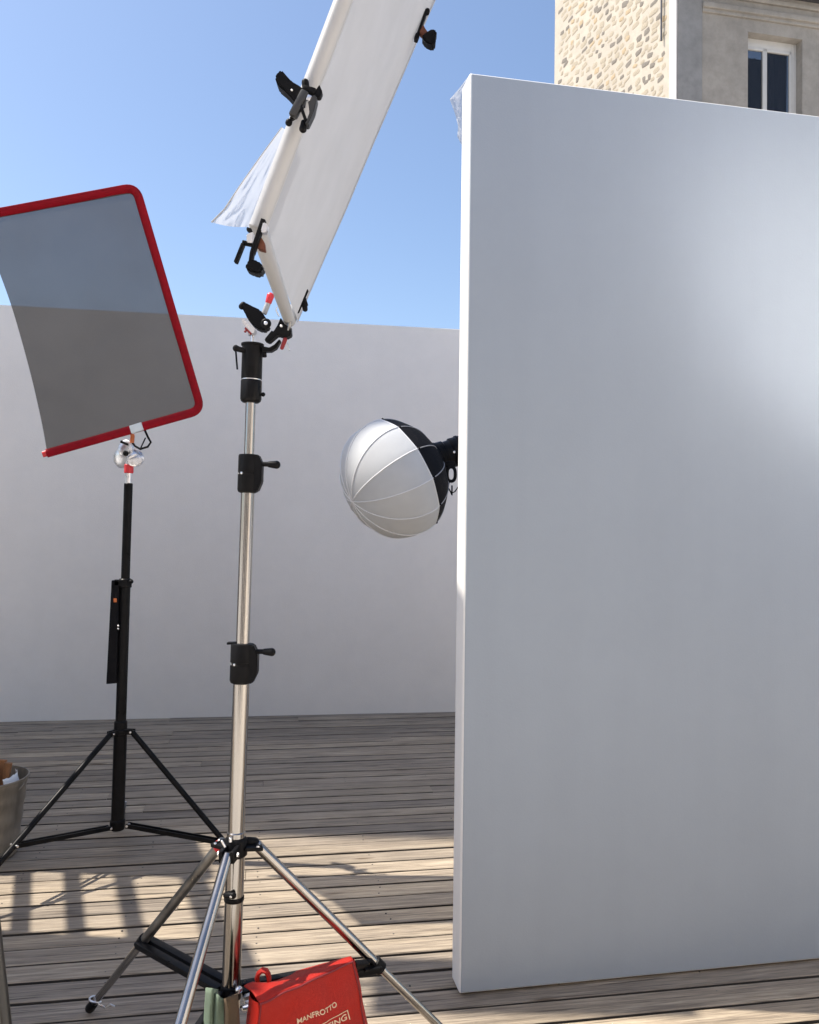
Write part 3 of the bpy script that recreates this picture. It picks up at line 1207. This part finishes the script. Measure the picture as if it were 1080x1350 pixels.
bbase = floor_pt(bp_(1126))
bs = thing('black_light_stand', bbase, 'black tripod light stand carrying the red framed net flag', 'light stand')
for y0, y1, r in ((1092, 950, 8.4), (960, 764, 6.8), (775, 637, 5.6)):
    m = MB()
    m.tube(bp_(y0), bp_(y1), r * KB, n=28)
    m.build('column_tube', 'blackmetal', bs)
bax = (bp_(700) - bp_(1000)).normalized()
m = MB()
uc = bp_(964)
m.lathe(uc - bax * .012, bax, [(0, .030), (.003, .034), (.020, .034), (.024, .030)], 24)
bfeet = []
dirs = [(-0.47, -0.88), (0.985, -0.10), (-0.29, 0.957)]
for dx, dy in dirs:
    dv = Vector((dx, dy, 0)).normalized()
    bfeet.append(dv)
    sd = Vector((-dv.y, dv.x, 0))
    for sgn in (-1, 1):
        m.bar(uc + dv * .02 + sd * (sgn * .012), uc + dv * .065 + sd * (sgn * .012), .022, .007, .001)
ucol = m.build('leg_collar', 'blackmetal', bs)
m = MB()
for dv in bfeet:
    sd = Vector((-dv.y, dv.x, 0))
    m.tube(uc + dv * .055 - sd * .02, uc + dv * .055 + sd * .02, .005)
m.build('rivet', 'alu', ucol)
lc = bp_(1087)
m = MB()
m.lathe(lc - bax * .025, bax, [(0, .024), (.004, .031), (.03, .034), (.045, .034), (.05, .030)], 24)
lcol = m.build('brace_collar', 'blackmetal', bs)
m = MB()
for dv in bfeet:
    sd = Vector((-dv.y, dv.x, 0))
    m.tube(lc + dv * .052 - sd * .02, lc + dv * .052 + sd * .02, .0055)
m.build('rivet', 'alu', lcol)
for dv, span, tt in zip(bfeet, (0.82, 0.58, 0.56), (0.62, 0.86, 0.86)):
    l0 = uc + dv * .055
    f = bbase + dv * span + Vector((0, 0, .014))
    m = MB()
    m.tube(l0, f, .0125, .0125, 18)
    lg = m.build('leg', 'blackmetal', bs)
    m = MB()
    m.capsule(f - (f - l0).normalized() * .06, f + (f - l0).normalized() * .006, .0155, .0165)
    m.build('foot', 'black', lg)
    # brace to the point on the leg at spreader height
    j = l0.lerp(f, tt)
    sd = Vector((-dv.y, dv.x, 0))
    m = MB()
    for sgn in (-1, 1):
        m.bar(lc + dv * .045 + sd * (sgn * .014), j + sd * (sgn * .014), .019, .006, .001)
    m.build('brace', 'blackmetal', bs)
    m = MB()
    m.tube(j - sd * .022, j + sd * .022, .005)
    m.build('rivet', 'alu', lg)
# clamp ring and the flat bar hung beside the column
m = MB()
rc = bp_(769)
m.lathe(rc - bax * .02, bax, [(0, .025), (.003, .029), (.038, .029), (.042, .025)], 24)
m.bar(P(151, 768, BD - .02), P(164, 769, BD - .02), .03, .02)
m.capsule(P(170, 767, BD - .03), P(176, 766.5, BD - .03), .009, .010)
m.build('clamp_ring', 'blackmetal', bs)
hb = thing('folded_flag', P(147, 900, BD - .02), 'narrow black flat bar hanging beside the column of the black stand', 'folded flag')
m = MB()
m.prism([P(147, 765, BD - .03), P(157, 766, BD - .03), P(153.5, 901, BD - .03), P(140, 902, BD - .03)], Vector((0, .022, 0)), .002)
m.build('bar', 'blackcloth', hb)
m = MB()
m.bar(P(152, 789, BD - .042), P(152, 794, BD - .042), .014, .002)
m.build('label_patch', 'orange', hb)
m = MB()
for yy in (825, 829):
    m.ball(P(156, yy, BD - .03), .005)
m.build('rivet', 'alu', hb)

# grip head on the black stand
gh = thing('grip_head', bp_(637), 'silver grip head with red tape clamping the net flag to the black stand', 'grip head')
m = MB()
m.tube(bp_(640), bp_(598), .0155)
m.build('spigot', 'alu', gh)
m = MB()
m.tube(bp_(624), bp_(612), .021)
m.build('red_tape', 'redplastic', gh)
for px0, py0, rr, ax_ in ((178, 604, .040, (0.15, -1, .15)), (166, 591, .038, (-.3, -1, .1)), (161, 604, .046, (-.45, -1, -.1))):
    m = MB()
    a_ = Vector(ax_)
    q = P(px0, py0, BD + (.03 if rr > .04 else -.03))
    m.lathe(q - a_.normalized() * .010, a_, [(0, rr * .8), (.003, rr), (.016, rr), (.019, rr * .85), (.021, rr * .3)], 28)
    m.build('disc', 'alu', gh)
m = MB()
m.lathe(P(167, 598, BD - .07), Vector((-.3, -1, .1)), [(0, .012), (.012, .012), (.015, .006)], 14)
m.tube(P(161, 583, BD - .05), P(169, 586, BD - .05), .0055)
m.ball(P(160.5, 582.5, BD - .05), .007)
m.build('pivot_knob', 'black', gh)
m = MB()
px_shape(m, [(177, 606), (187, 604), (187, 609), (179, 614)], BD - .05, .02, .001)
m.bar(P(170, 603, BD - .06), P(181, 599, BD - .06), .012, .015)
m.build('wing_lever', 'alu', gh)
m = MB()
m.path([P(173, 567, BD - .06), P(175, 575, BD - .05), P(174, 584, BD - .05)], .010, 10)
m.build('orange_pin', 'orange', gh)
m = MB()
m.path([P(191, 567, BD - .07), P(195, 576, BD - .07), P(199, 583, BD - .07), P(195, 589, BD - .07), P(185, 592, BD - .07), P(178, 588, BD - .06), P(175, 584, BD - .05)], .0050, 8)
m.path([P(185, 592, BD - .07), P(192, 577, BD - .07)], .0032, 8)
m.build('safety_wire', 'black', gh)

# net flag with open left end
fl = thing('net_flag', P(180, 565, BD - .06), 'tilted grey net flag in a red three sided frame on the black stand', 'flag')


def FD(px, py=400):
    return BD - 0.06 - (268 - px) * 0.0004 - (560 - py) * 0.0011


def fpt(x_, y_):
    return P(x_, y_, FD(x_, y_))


def rounded(pts, rad):
    out = [Vector(pts[0])]
    for a, c, e in zip(pts, pts[1:], pts[2:]):
        a, c, e = Vector(a), Vector(c), Vector(e)
        p, q = c + (a - c).normalized() * rad, c + (e - c).normalized() * rad
        for k in range(8):
            t_ = k / 7
            out.append(p * (1 - t_) ** 2 + c * 2 * t_ * (1 - t_) + q * t_ * t_)
    out.append(Vector(pts[-1]))
    return out


line = rounded([(62, 597.5), (265.5, 540.5), (179, 247), (-28, 285.5)], 15)
dense = []
for a, c in zip(line, line[1:]):
    n_ = max(1, int((c - a).length / 14))
    for k in range(n_):
        dense.append(a.lerp(c, k / n_))
dense.append(line[-1])
m = MB()
m.path([fpt(q.x, q.y) for q in dense], 5.8 * KB, 14, 0.55)
m.build('red_frame', 'red', fl)
m = MB()
m.path([fpt(q.x, q.y) + Vector((0, -0.0, 0)) for q in dense[:1]] + [fpt(56.5, 599)], 4.0 * KB, 12, 0.5)
m.build('end_cap', 'redplastic', fl)
m = MB()
m.bar(fpt(173, 567) + Vector((0, -.004, 0)), fpt(189, 562) + Vector((0, -.004, 0)), 10.6 * KB, .024, .004)
m.build('tape', 'tapewhite', fl)


def netp(u, v):
    lft = Vector((-28, 289)).lerp(Vector((62, 596)), v)
    k = 4 * v * (1 - v)
    lft += Vector((7, -1)) * k
    rgt = Vector((179, 249)).lerp(Vector((264, 539)), v)
    q = lft.lerp(rgt, u)
    w_ = 0.008 * noise.noise(Vector((u * 3, v * 4, 2))) + (1 - u) ** 2 * 0.02 * k
    return fpt(q.x, q.y) + Vector((0, w_, 0))


m = MB()
m.grid(netp, 36, 44)
m.build('net_cloth', 'net', fl)

# ------------------------------------------------------------------ lantern softbox behind the panel edge
LD = 4.30
KL = LD / F
LC = P(519, 632, LD)
LAX = Vector((-0.80, -0.39, -0.47)).normalized()          # towards its closed front
RL, AL = 81.5 * KL, 66 * KL
ln = thing('lantern_softbox', LC - LAX * RL, 'round white lantern softbox with black rear half beside the white panel', 'softbox')
lx, ly, lz = frame_of(LAX)
NR = 12
PH0 = R(10)


def lan(th, ph, puff=1.0):
    """th from the front pole, ph round the axis; cloth pulled flat between the ribs"""
    s_ = abs(((ph - PH0) / (2 * math.pi) * NR) % 1 - 0.5) * 2     # 1 on a rib
    flat_ = 1 - 0.022 * (1 - s_ ** 2) * math.sin(th) * puff
    rr = RL * math.sin(th) * flat_
    hh = AL * math.cos(th)
    return LC + lz * hh + lx * (rr * math.cos(ph)) + ly * (rr * math.sin(ph))


TW = R(102)
m = MB()
m.grid(lambda u, v: lan(0.01 + (TW - 0.01) * v, 2 * math.pi * u), 96, 36)
m.build('white_diffuser', 'lantern', ln)
m = MB()
m.grid(lambda u, v: lan(TW + (R(160) - TW) * v, 2 * math.pi * u), 96, 16)
m.build('black_back', 'blackcloth', ln)
for k in range(NR):
    ph = PH0 + 2 * math.pi * k / NR
    m = MB()
    m.path([lan(0.02 + (TW - 0.02) * j / 26, ph) + (lan(0.02 + (TW - 0.02) * j / 26, ph) - LC).normalized() * .0006 for j in range(27)], .0030, 6)
    m.build('white_rib', 'ribwhite', ln)
    m = MB()
    m.path([lan(TW + (R(158) - TW) * j / 12, ph) for j in range(13)], .0028, 6)
    m.build('rear_rib', 'ribgrey', ln)
m = MB()
m.path([lan(TW, 2 * math.pi * k / 96) for k in range(97)], .0032, 6)
m.build('seam', 'ribwhite', ln)
m = MB()
m.ball(lan(0.0, 0), .008)
m.build('front_button', 'ribwhite', ln)
for k in range(NR):
    m = MB()
    m.ball(lan(TW + .05, PH0 + 2 * math.pi * k / NR), .0065)
    m.build('rib_tip', 'black', ln)
bk = LC - LAX * (AL * 0.90)
m = MB()
m.lathe(bk, -LAX, [(0, .125), (.02, .115), (.04, .082), (.06, .078)], 32)
m.build('speed_ring', 'black', ln)
lh = thing('studio_light', bk - LAX * .3, 'black studio light head behind the lantern, partly hidden by the panel', 'light')
m = MB()
hdir = Vector((0.93, 0.20, 0.30)).normalized()
m.lathe(bk - LAX * .03, hdir, [(0, .070), (.01, .078), (.06, .078), (.065, .072), (.10, .072), (.105, .080), (.34, .080), (.36, .07)], 32)
m.build('housing', 'blackmetal', lh)
m = MB()
for k in range(5):
    q = bk - LAX * .03 + hdir * (.14 + .04 * k)
    m.lathe(q, hdir, [(0, .080), (.002, .084), (.012, .084), (.014, .080)], 32)
m.build('cooling_fin', 'black', lh)
m = MB()
hx, hz = P(594.5, 627, LD - .03), 0
loop = []
for k in range(25):
    a_ = 2 * math.pi * k / 24
    loop.append(P(595 + 5.4 * math.cos(a_), 625 + 9.5 * math.copysign(abs(math.sin(a_)) ** .7, math.sin(a_)), LD - .03))
m.path(loop, 2.2 * KL, 10)
m.bar(P(594, 608, LD - .02), P(594, 617, LD - .02), .05, .03)
m.build('tilt_handle', 'black', lh)
m = MB()
m.path([P(592, 636, LD - .03), P(591, 643, LD - .03), P(594, 648, LD - .03), P(596, 653, LD - .03), P(596, 640, LD - .03)], .0038, 8)
m.path([P(596, 650, LD - .03), P(600, 648, LD - .03), P(604, 642, LD - .03)], .0030, 8)
m.build('cord', 'black', lh)
m = MB()
m.lathe(P(599, 596, LD - .085), Vector((0, -1, 0)), [(0, .006), (.004, .006), (.005, .003)], 10)
m.build('screw', 'alu', lh)
# boom and stand that carry it, out of sight behind the panel
bo = thing('boom_stand', (1.45, 4.75, 0), 'black boom stand carrying the lantern light behind the white panel', 'light stand')
hp = bk + hdir * .2
bt = Vector((1.45, 4.75, hp.z + .05))
m = MB()
m.tube(hp, bt + (bt - hp).normalized() * .4, .016)
m.build('boom_arm', 'blackmetal', bo)
m = MB()
m.tube(Vector((1.45, 4.75, .12)), bt + Vector((0, 0, .05)), .017)
m.build('column_tube', 'blackmetal', bo)
for a in (20, 140, 260):
    dv = Vector((math.cos(R(a)), math.sin(R(a)), 0))
    m = MB()
    m.tube(Vector((1.45, 4.75, .55)), Vector((1.45, 4.75, .013)) + dv * .45, .011)
    m.build('leg', 'blackmetal', bo)

# ------------------------------------------------------------------ bucket with kindling at the left edge
bd = 3.62
bb = PP(-25, 1128, Vector((0, 0, 0)), Vector((0, 0, 1)))
bb.z = 0.002
bk_ = thing('metal_bucket', bb, 'dull galvanised metal bucket with kindling at the left edge of the deck', 'bucket')
H = 0.352
rt, rb = 0.190, 0.150
m = MB()
pr = [(0, rb * .92), (.006, rb)]
for k in range(1, 20):
    f = k / 20
    pr.append((H * f, rb + (rt - rb) * f + 0.0022 * math.cos(f * 26)))
pr += [(H - .008, rt), (H - .004, rt + .005), (H + .003, rt + .005), (H + .004, rt), (H - .01, rt - .004), (.06, rb - .004), (.05, .01)]
m.lathe(bb, Vector((0, 0, 1)), pr, 48, caps=False)
m.lathe(bb, Vector((0, 0, 1)), [(0, rb * .92), (0.003, 0.001)], 48, caps=False)
m.build('pail', 'bucket', bk_)
m = MB()
m.path([bb + Vector((rt * math.cos(a_), -.0 + .02 * math.sin(a_) - rt * .55 * math.sin(a_), H - .02 - .07 * math.sin(a_))) for a_ in [math.pi * k / 20 for k in range(21)]], .004, 8)
m.build('bail_handle', 'bucket', bk_)
rk = random.Random(5)
KL_ = ['brown kindling stick standing in the middle front of the bucket', 'brown kindling stick right of the bucket middle, leaning left', 'brown kindling stick nearest the paper in the bucket',
       'brown kindling stick left of the middle at the back of the bucket', 'brown kindling stick leaning right at the back of the bucket', 'brown kindling stick closest to the front rim of the bucket']
for i, (dx, dy, h_, lean) in enumerate(((.03, -.05, .42, .10), (.075, -.03, .405, -.08), (.10, .02, .415, .05), (-.02, .03, .40, -.1), (.05, .05, .42, .15), (.0, -.09, .41, .02))):
    m = MB()
    p0 = bb + Vector((dx * .5, dy * .5, .02))
    p1 = bb + Vector((dx + lean * .1, dy, h_))
    m.bar(p0, p1, rk.uniform(.02, .034), rk.uniform(.014, .024), .003)
    o = m.build('kindling_stick', 'kindling')
    tag(o, KL_[i], 'stick', 'kindling in the bucket')
m = MB()


def pap(u, v):
    a_ = -0.5 + 1.3 * u
    return bb + Vector(((rt - .03 - .02 * v) * math.cos(a_), (rt - .03) * math.sin(a_) * .9, H - .06 + .072 * v + .012 * noise.noise(Vector((u * 7, v * 3, 1)))))


m.grid(pap, 16, 6)
tag(m.build('crumpled_paper', 'paper', solid=.001), 'crumpled white paper tucked inside the rim of the metal bucket', 'paper')

# ------------------------------------------------------------------ red bag hung on the chrome stand
TLf, TRf = P(343, 1323, 2.00), P(466, 1266.5, 2.17)
BLf, BRf = P(322, 1470, 1.99), P(498, 1425, 2.14)
bdep = Vector((-.035, .13, .0))
rb_ = thing('red_bag', (TLf + TRf) / 2 - Vector((0, 0, .3)), 'red nylon accessory bag with printed lettering hanging at the foot of the chrome stand', 'bag')


def bagf(u, v):
    """front face u left-right, v top-bottom"""
    p = TLf.lerp(TRf, u).lerp(BLf.lerp(BRf, u), v)
    bul = math.sin(math.pi * u) * math.sin(math.pi * min(1, v * 1.0)) * .022
    bul += (.012 * noise.noise(Vector((u * 3, v * 3, 5))) + .005 * noise.noise(Vector((u * 9 + v * 4, v * 5, 2)))) * min(1, v * 5)
    return p + FN * bul


FN = (BLf - TLf).cross(TRf - TLf).normalized()
if FN.y > 0:
    FN = -FN
m = MB()
m.grid(bagf, 28, 24)
back = [q + bdep for q in (TLf, TRf, BLf, BRf)]
back[0] = P(330, 1302, 2.10)
back[1] = P(458, 1264, 2.28)


def side(e):
    def fn(u, v):
        a = bagf(e, v)
        b_ = (back[0] if e == 0 else back[1]).lerp(back[2] if e == 0 else back[3], v)
        p = a.lerp(b_, u)
        return p + (TRf - TLf).normalized() * (.012 * math.sin(math.pi * u) * (1 if e else -1))
    return fn


m.grid(side(0), 8, 24)
m.grid(side(1), 8, 24)
m.grid(lambda u, v: back[0].lerp(back[1], u).lerp(back[2].lerp(back[3], u), v), 4, 4)
m.grid(lambda u, v: bagf(u, 1).lerp(back[2].lerp(back[3], u), v), 28, 4)
bmesh.ops.remove_doubles(m.bm, verts=m.bm.verts, dist=.0008)
body = m.build('body', 'bag', rb_, ang=50)
# lid: a curved flap with a rolled left end
lid_b = [(322, 1300), (334, 1295.5), (346, 1295.5), (363, 1294.5), (380, 1287), (394, 1280), (425, 1271), (460, 1263.5)]


def lidf(u, v):
    k = min(6, int(u * 7))
    f = u * 7 - k
    q = Vector(lid_b[k]).lerp(Vector(lid_b[k + 1]), f)
    back_ = P(q.x, q.y, 2.06 + .20 * u)
    front = bagf(u, 0) + Vector((0, -.006, .004))
    p = front.lerp(back_, v)
    p.z += .006 * math.sin(math.pi * v) + .003 * noise.noise(Vector((u * 6, v * 3, 9)))
    return p


m = MB()
m.grid(lidf, 42, 14)
m.build('lid', 'bag', rb_, solid=.003)
m = MB()
m.path([lidf(k / 30, 0) + Vector((0, -.002, -.002)) for k in range(31)], .0026, 8)
m.build('lid_piping', 'bagdark', rb_)
m = MB()
tab = [P(x_, y_, 2.12) for x_, y_ in ((340, 1297), (339, 1289), (341, 1283), (346, 1279), (351, 1280), (354, 1285), (355, 1293))]
m.path(tab, .006, 10, 2.0)
m.build('loop_tab', 'bag', rb_)
m = MB()
m.bar(P(467, 1272, 2.20), P(482, 1271, 2.26), .022, .016)
m.path([P(478, 1270, 2.25), P(489, 1266, 2.27), P(495, 1272, 2.28), P(490, 1278, 2.27), P(480, 1279, 2.25)], .006, 10)
m.build('strap', 'blackcloth', rb_)


for e in (0.012, 0.988):
    m = MB()
    m.path([bagf(e, k / 24) + FN * .0006 for k in range(25)], .0022, 6)
    m.build('side_seam', 'bagdark', rb_)


def text_mesh(txt, size, bold=0.0):
    cu_ = bpy.data.curves.new('lettering', 'FONT')
    cu_.body = txt
    cu_.size = size
    cu_.offset = bold
    cu_.extrude = 0.0006
    ob = bpy.data.objects.new('lettering', cu_)
    COL.objects.link(ob)
    bpy.context.view_layer.update()
    me = bpy.data.meshes.new_from_object(ob.evaluated_get(bpy.context.evaluated_depsgraph_get()))
    bpy.data.objects.remove(ob)
    bpy.data.curves.remove(cu_)
    return me


def print_on_bag(txt, uv0, uv1, hv, name='lettering', bold=.0):
    """lay lettering on the bag's front between two (u, v) points, hv tall"""
    me = text_mesh(txt, 1.0, bold)
    xs = [v.co.x for v in me.vertices]
    ys = [v.co.y for v in me.vertices]
    x0, x1, y0, y1 = min(xs), max(xs), min(ys), max(ys)
    for v in me.vertices:
        a = (v.co.x - x0) / (x1 - x0)
        h_ = (v.co.y - y0) / (y1 - y0)
        u = uv0[0] + (uv1[0] - uv0[0]) * a
        vv = uv0[1] + (uv1[1] - uv0[1]) * a - hv * h_
        v.co = bagf(u, vv) + FN * (.0010 + v.co.z) - ORG[rb_.name]
    me.materials.append(M['print'])
    o = bpy.data.objects.new(name, me)
    COL.objects.link(o)
    o.parent = body
    ORG[o.name] = ORG[rb_.name]
    return o


def bag_uv(px, py):
    best = None
    for i in range(81):
        for j in range(61):
            u, v = i / 80, j / 60 * .6
            p = bagf(u, v) - CAM
            x_ = 540 + F * p.dot(cr) / p.dot(cf)
            y_ = 675 - F * p.dot(cu) / p.dot(cf)
            e = (x_ - px) ** 2 + (y_ - py) ** 2
            if best is None or e < best[0]:
                best = (e, u, v)
    return best[1], best[2]


e0, e1 = bag_uv(391, 1350), bag_uv(444, 1327.5)
hv = bag_uv(443, 1328)[1] - bag_uv(442, 1320.5)[1]
print_on_bag('MANFROTTO', e0, e1, max(.03, hv), bold=.012)
g0, g1 = bag_uv(409, 1355.5), bag_uv(457, 1331.5)


def strip(ua, va_, ub, vb_, wv, wu):
    m_ = MB()
    q = [(ua, va_), (ub, vb_), (ub + wu, vb_ + wv), (ua + wu, va_ + wv)]
    nseg = 10
    m_.grid(lambda s_, t_: bagf((ua + (ub - ua) * s_) + wu * t_, (va_ + (vb_ - va_) * s_) + wv * t_) + FN * .0012, nseg, 1)
    return m_


strip(g0[0] - .08, g0[1] - .004, g1[0], g1[1], .007, 0).build('printed_border', 'print', body)
strip(g1[0], g1[1], g1[0] + .012, g1[1] + .085, 0, .010).build('printed_border', 'print', body)
print_on_bag('LIGHTING', (g0[0] - .06, g0[1] + .075), (g1[0] - .01, g1[1] + .075), .05, bold=.01)

# ------------------------------------------------------------------ green canvas sandbag round the column foot
gb = thing('canvas_sandbag', floor_pt(Q(290, 1420)), 'faded green canvas sandbag slung round the lowest part of the chrome stand', 'sandbag')


def fold(px_l, px_r, top_l, top_r, dd, amp, ph):
    def fn(u, v):
        xl = px_l + (px_l - 290) * .35 * v
        xr = px_r + (px_r - 290) * .30 * v
        x_ = xl + (xr - xl) * u
        y_ = (top_l + (top_r - top_l) * u) + 110 * v
        return P(x_, y_, dd - amp * math.sin(math.pi * u) + .004 * math.sin(u * 9 + v * 4 + ph))
    return fn


m = MB()
m.grid(fold(272, 287, 1302, 1304, 2.00, .030, 0), 12, 14)
m.grid(fold(282, 299, 1308, 1320, 1.985, .022, 2), 12, 14)
m.build('green_side', 'green', gb, solid=.004)
m = MB()
m.grid(fold(292, 313, 1318, 1310, 1.99, .035, 1), 12, 14)
m.build('brown_side', 'brown', gb, solid=.004)

# ------------------------------------------------------------------ slim grey pole cut by the left frame edge
p_t = P(-14, 1150, 1.78)
p_b = PP(22, 1640, Vector((0, 0, 0)), Vector((0, 0, 1)))
p_b = P(14, 1400, 1.76)
dirp = (p_b - p_t).normalized()
foot_ = p_b + dirp * ((p_b.z - 0.02) / -dirp.z)
pol = thing('steel_pole', floor_pt(foot_), 'slim grey steel pole cut off by the lower left edge of the photo', 'pole')
m = MB()
m.tube(foot_, p_t - dirp * .9, .011)
m.build('shaft', 'gunmetal', pol)
m = MB()
m.lathe(floor_pt(foot_) + Vector((0, 0, .001)), Vector((0, 0, 1)), [(0, .10), (.012, .10), (.02, .09), (.024, .02)], 32)
m.build('round_base', 'blackmetal', pol)

# ------------------------------------------------------------------ unseen things added to shade the deck, left of the view
# unseen added house: its near corner draws the long shade edge across the deck
tn = math.tan(SUN_EL) / math.cos(SUN_BEHIND)
hy = 4.24 + 4.98 * math.tan(SUN_BEHIND)
nh = thing('shading_house', (-7.5, 5.6, 0), 'unseen tall plain house added left of the deck to cast its shade', 'building')
m = MB()
m.box((-7.5, (hy + 7.3) / 2, 6.5), (4.0, 7.3 - hy, 13.4))
m.build('wall', 'wall', nh)
m = MB()
m.box((-7.5, (hy + 7.3) / 2, 13.26), (4.1, 7.3 - hy - .01, .12))
m.build('roof', 'zinc', nh)

# tall timber screen with an open ladder-like bay, set square across the boards
SA = R(24)
sv = Vector((-math.sin(SA), math.cos(SA), 0))               # along the screen
so_ = Vector((-2.75, 3.30, 0))
srot = Matrix.Rotation(SA, 3, 'Z')
sn = Vector((math.cos(SA), math.sin(SA), 0))


def at_screen(X, d_):                                        # where the sun ray to that deck point crosses the screen
    p = Vector((X, d_, 0))
    t_ = (so_ - p).dot(sn) / TO_SUN.dot(sn)
    q = p + TO_SUN * t_
    return (q - so_).dot(sv), q.z


ts = thing('shade_screen', so_, 'tall pale timber screen with an open slatted bay left of the deck', 'screen')


def scr(a0, a1, z0, z1, off, name):
    m_ = MB()
    m_.box(so_ + sv * ((a0 + a1) / 2) + sn * off + Vector((0, 0, (z0 + z1) / 2)), (.03, a1 - a0, z1 - z0), srot, .002)
    return m_.build(name, 'timber', ts)


ya, yb = at_screen(-1.2, 3.06)[0], at_screen(-1.3, 3.60)[0]
ztop = at_screen(-0.80, 3.3)[1]
TOPZ = ztop + .16
yend = (4.45 - so_.y) / sv.y + .35
for lo_, hi_ in ((-1.25, ya), (yb, yend)):
    n_ = max(1, round((hi_ - lo_) / .14))
    for k in range(n_):
        wv_ = (hi_ - lo_) / n_
        scr(lo_ + k * wv_, lo_ + (k + 1) * wv_ + (.006 if k < n_ - 1 else 0), 0, TOPZ, .003 * (k % 2), 'board')
for X_, hh in ((-1.50, .085), (-1.29, .085), (-1.07, .095)):
    zz = at_screen(X_, 3.33)[1]
    scr(ya - .03, yb + .03, zz - hh / 2, zz + hh / 2, -.035, 'slat')
scr(ya - .03, yb + .03, ztop, TOPZ, -.035, 'top_rail')
zl = at_screen(-1.95, 3.33)[1]
scr(ya - .03, yb + .03, 0.02, zl, -.035, 'lower_panel')
# unseen flag added overhead: keeps the foot of the white panel in shade
hf = thing('added_shade_flag', (-3.3, 2.9, 0), 'unseen black flag added high on a stand to shade the panel foot', 'flag')
zf = 4.25
xa = -0.10 - zf / tn
xb = 0.16 - (zf - 1.33) / tn
m = MB()
m.box(((xa + xb) / 2, 2.93, zf), (xb - xa, .33, .012), None, .003)
m.build('flag_cloth', 'blackcloth', hf)
m = MB()
m.tube(Vector((-3.3, 2.93, zf - .02)), Vector((xb, 2.93, zf - .02)), .012)
m.build('boom_arm', 'blackmetal', hf)
m = MB()
m.tube(Vector((-3.3, 2.93, .05)), Vector((-3.3, 2.93, zf + .05)), .02)
m.build('column_tube', 'blackmetal', hf)
for a in (90, 200, 310):
    dv = Vector((math.cos(R(a)), math.sin(R(a)), 0))
    m = MB()
    m.tube(Vector((-3.3, 2.93, .8)), Vector((-3.3, 2.93, .013)) + dv * .5, .012)
    m.build('leg', 'blackmetal', hf)

# unseen white house added for fill light behind and right of the camera
th = thing('fill_house', (0, -3.4, 0), 'unseen white house with dark glazed doors added behind the camera for fill light', 'building')
HX, HY, HH = 4.6, -3.0, 5.2
m = MB()
doors = ((-3.2, -2.0), (-0.9, 0.3), (1.5, 2.7))  # door openings added so the chrome mirrors dark bands
xs = [-6.0] + [a for d_ in doors for a in d_] + [HX]
for k in range(0, len(xs), 2):
    m.box(((xs[k] + xs[k + 1]) / 2, HY - .15, HH / 2 - .06), (xs[k + 1] - xs[k], .3, HH))
for a, c in doors:
    m.box(((a + c) / 2, HY - .15, (2.3 + HH) / 2 - .03), (c - a, .3, HH - 2.3 - .06))
m.box((HX + .15, (HY - .3 + 1.9) / 2, HH / 2 - .06), (.3, 1.9 - HY + .3, HH))
m.build('wall', 'wall', th)
for a, c in doors:
    m = MB()
    for x0, x1, z0, z1 in ((a, a + .07, 0, 2.3), (c - .07, c, 0, 2.3), ((a + c) / 2 - .05, (a + c) / 2 + .05, 0, 2.3), (a + .07, c - .07, 2.2, 2.27), (a + .07, c - .07, .0, .12)):
        m.box(((x0 + x1) / 2, HY - .16, (z0 + z1) / 2), (x1 - x0, .06, z1 - z0))
    dr = m.build('glazed_door', 'winframe', th)
    m = MB()
    m.box(((a + c) / 2, HY - .17, 1.15), (c - a - .1, .012, 2.2))
    m.build('pane', 'dark', dr)

# unseen reflector added at right, throwing the sun back on the panel
spot = PP(1088, 350, c0, pn)
rp = Vector((2.55, 1.65, 1.50))
v_out = (spot - rp).normalized()
rn_ = (v_out + TO_SUN).normalized()
rf = thing('added_reflector', floor_pt(rp), 'unseen round silver reflector added to bounce sun on the white panel', 'reflector')
m = MB()
m.lathe(rp - rn_ * .004, rn_, [(0, .52), (.002, .522), (.006, .522), (.008, .52), (.0081, .02)], 48)
m.build('disc', 'silver', rf)
m = MB()
x_, y_, z_ = frame_of(rn_)
m.path([rp + x_ * (.525 * math.cos(2 * math.pi * k / 48)) + y_ * (.525 * math.sin(2 * math.pi * k / 48)) for k in range(49)], .008, 8)
m.build('rim', 'black', rf)
m = MB()
m.tube(floor_pt(rp) + Vector((.08, -.08, .05)), rp + Vector((.08, -.08, -.05)), .013)
m.tube(rp + Vector((.08, -.08, -.06)), rp - rn_ * .01, .009)
m.build('column_tube', 'blackmetal', rf)
for a in (30, 150, 270):
    dv = Vector((math.cos(R(a)), math.sin(R(a)), 0))
    m = MB()
    q = floor_pt(rp) + Vector((.08, -.08, 0))
    m.tube(q + Vector((0, 0, .6)), q + dv * .42 + Vector((0, 0, .013)), .010)
    m.build('leg', 'blackmetal', rf)
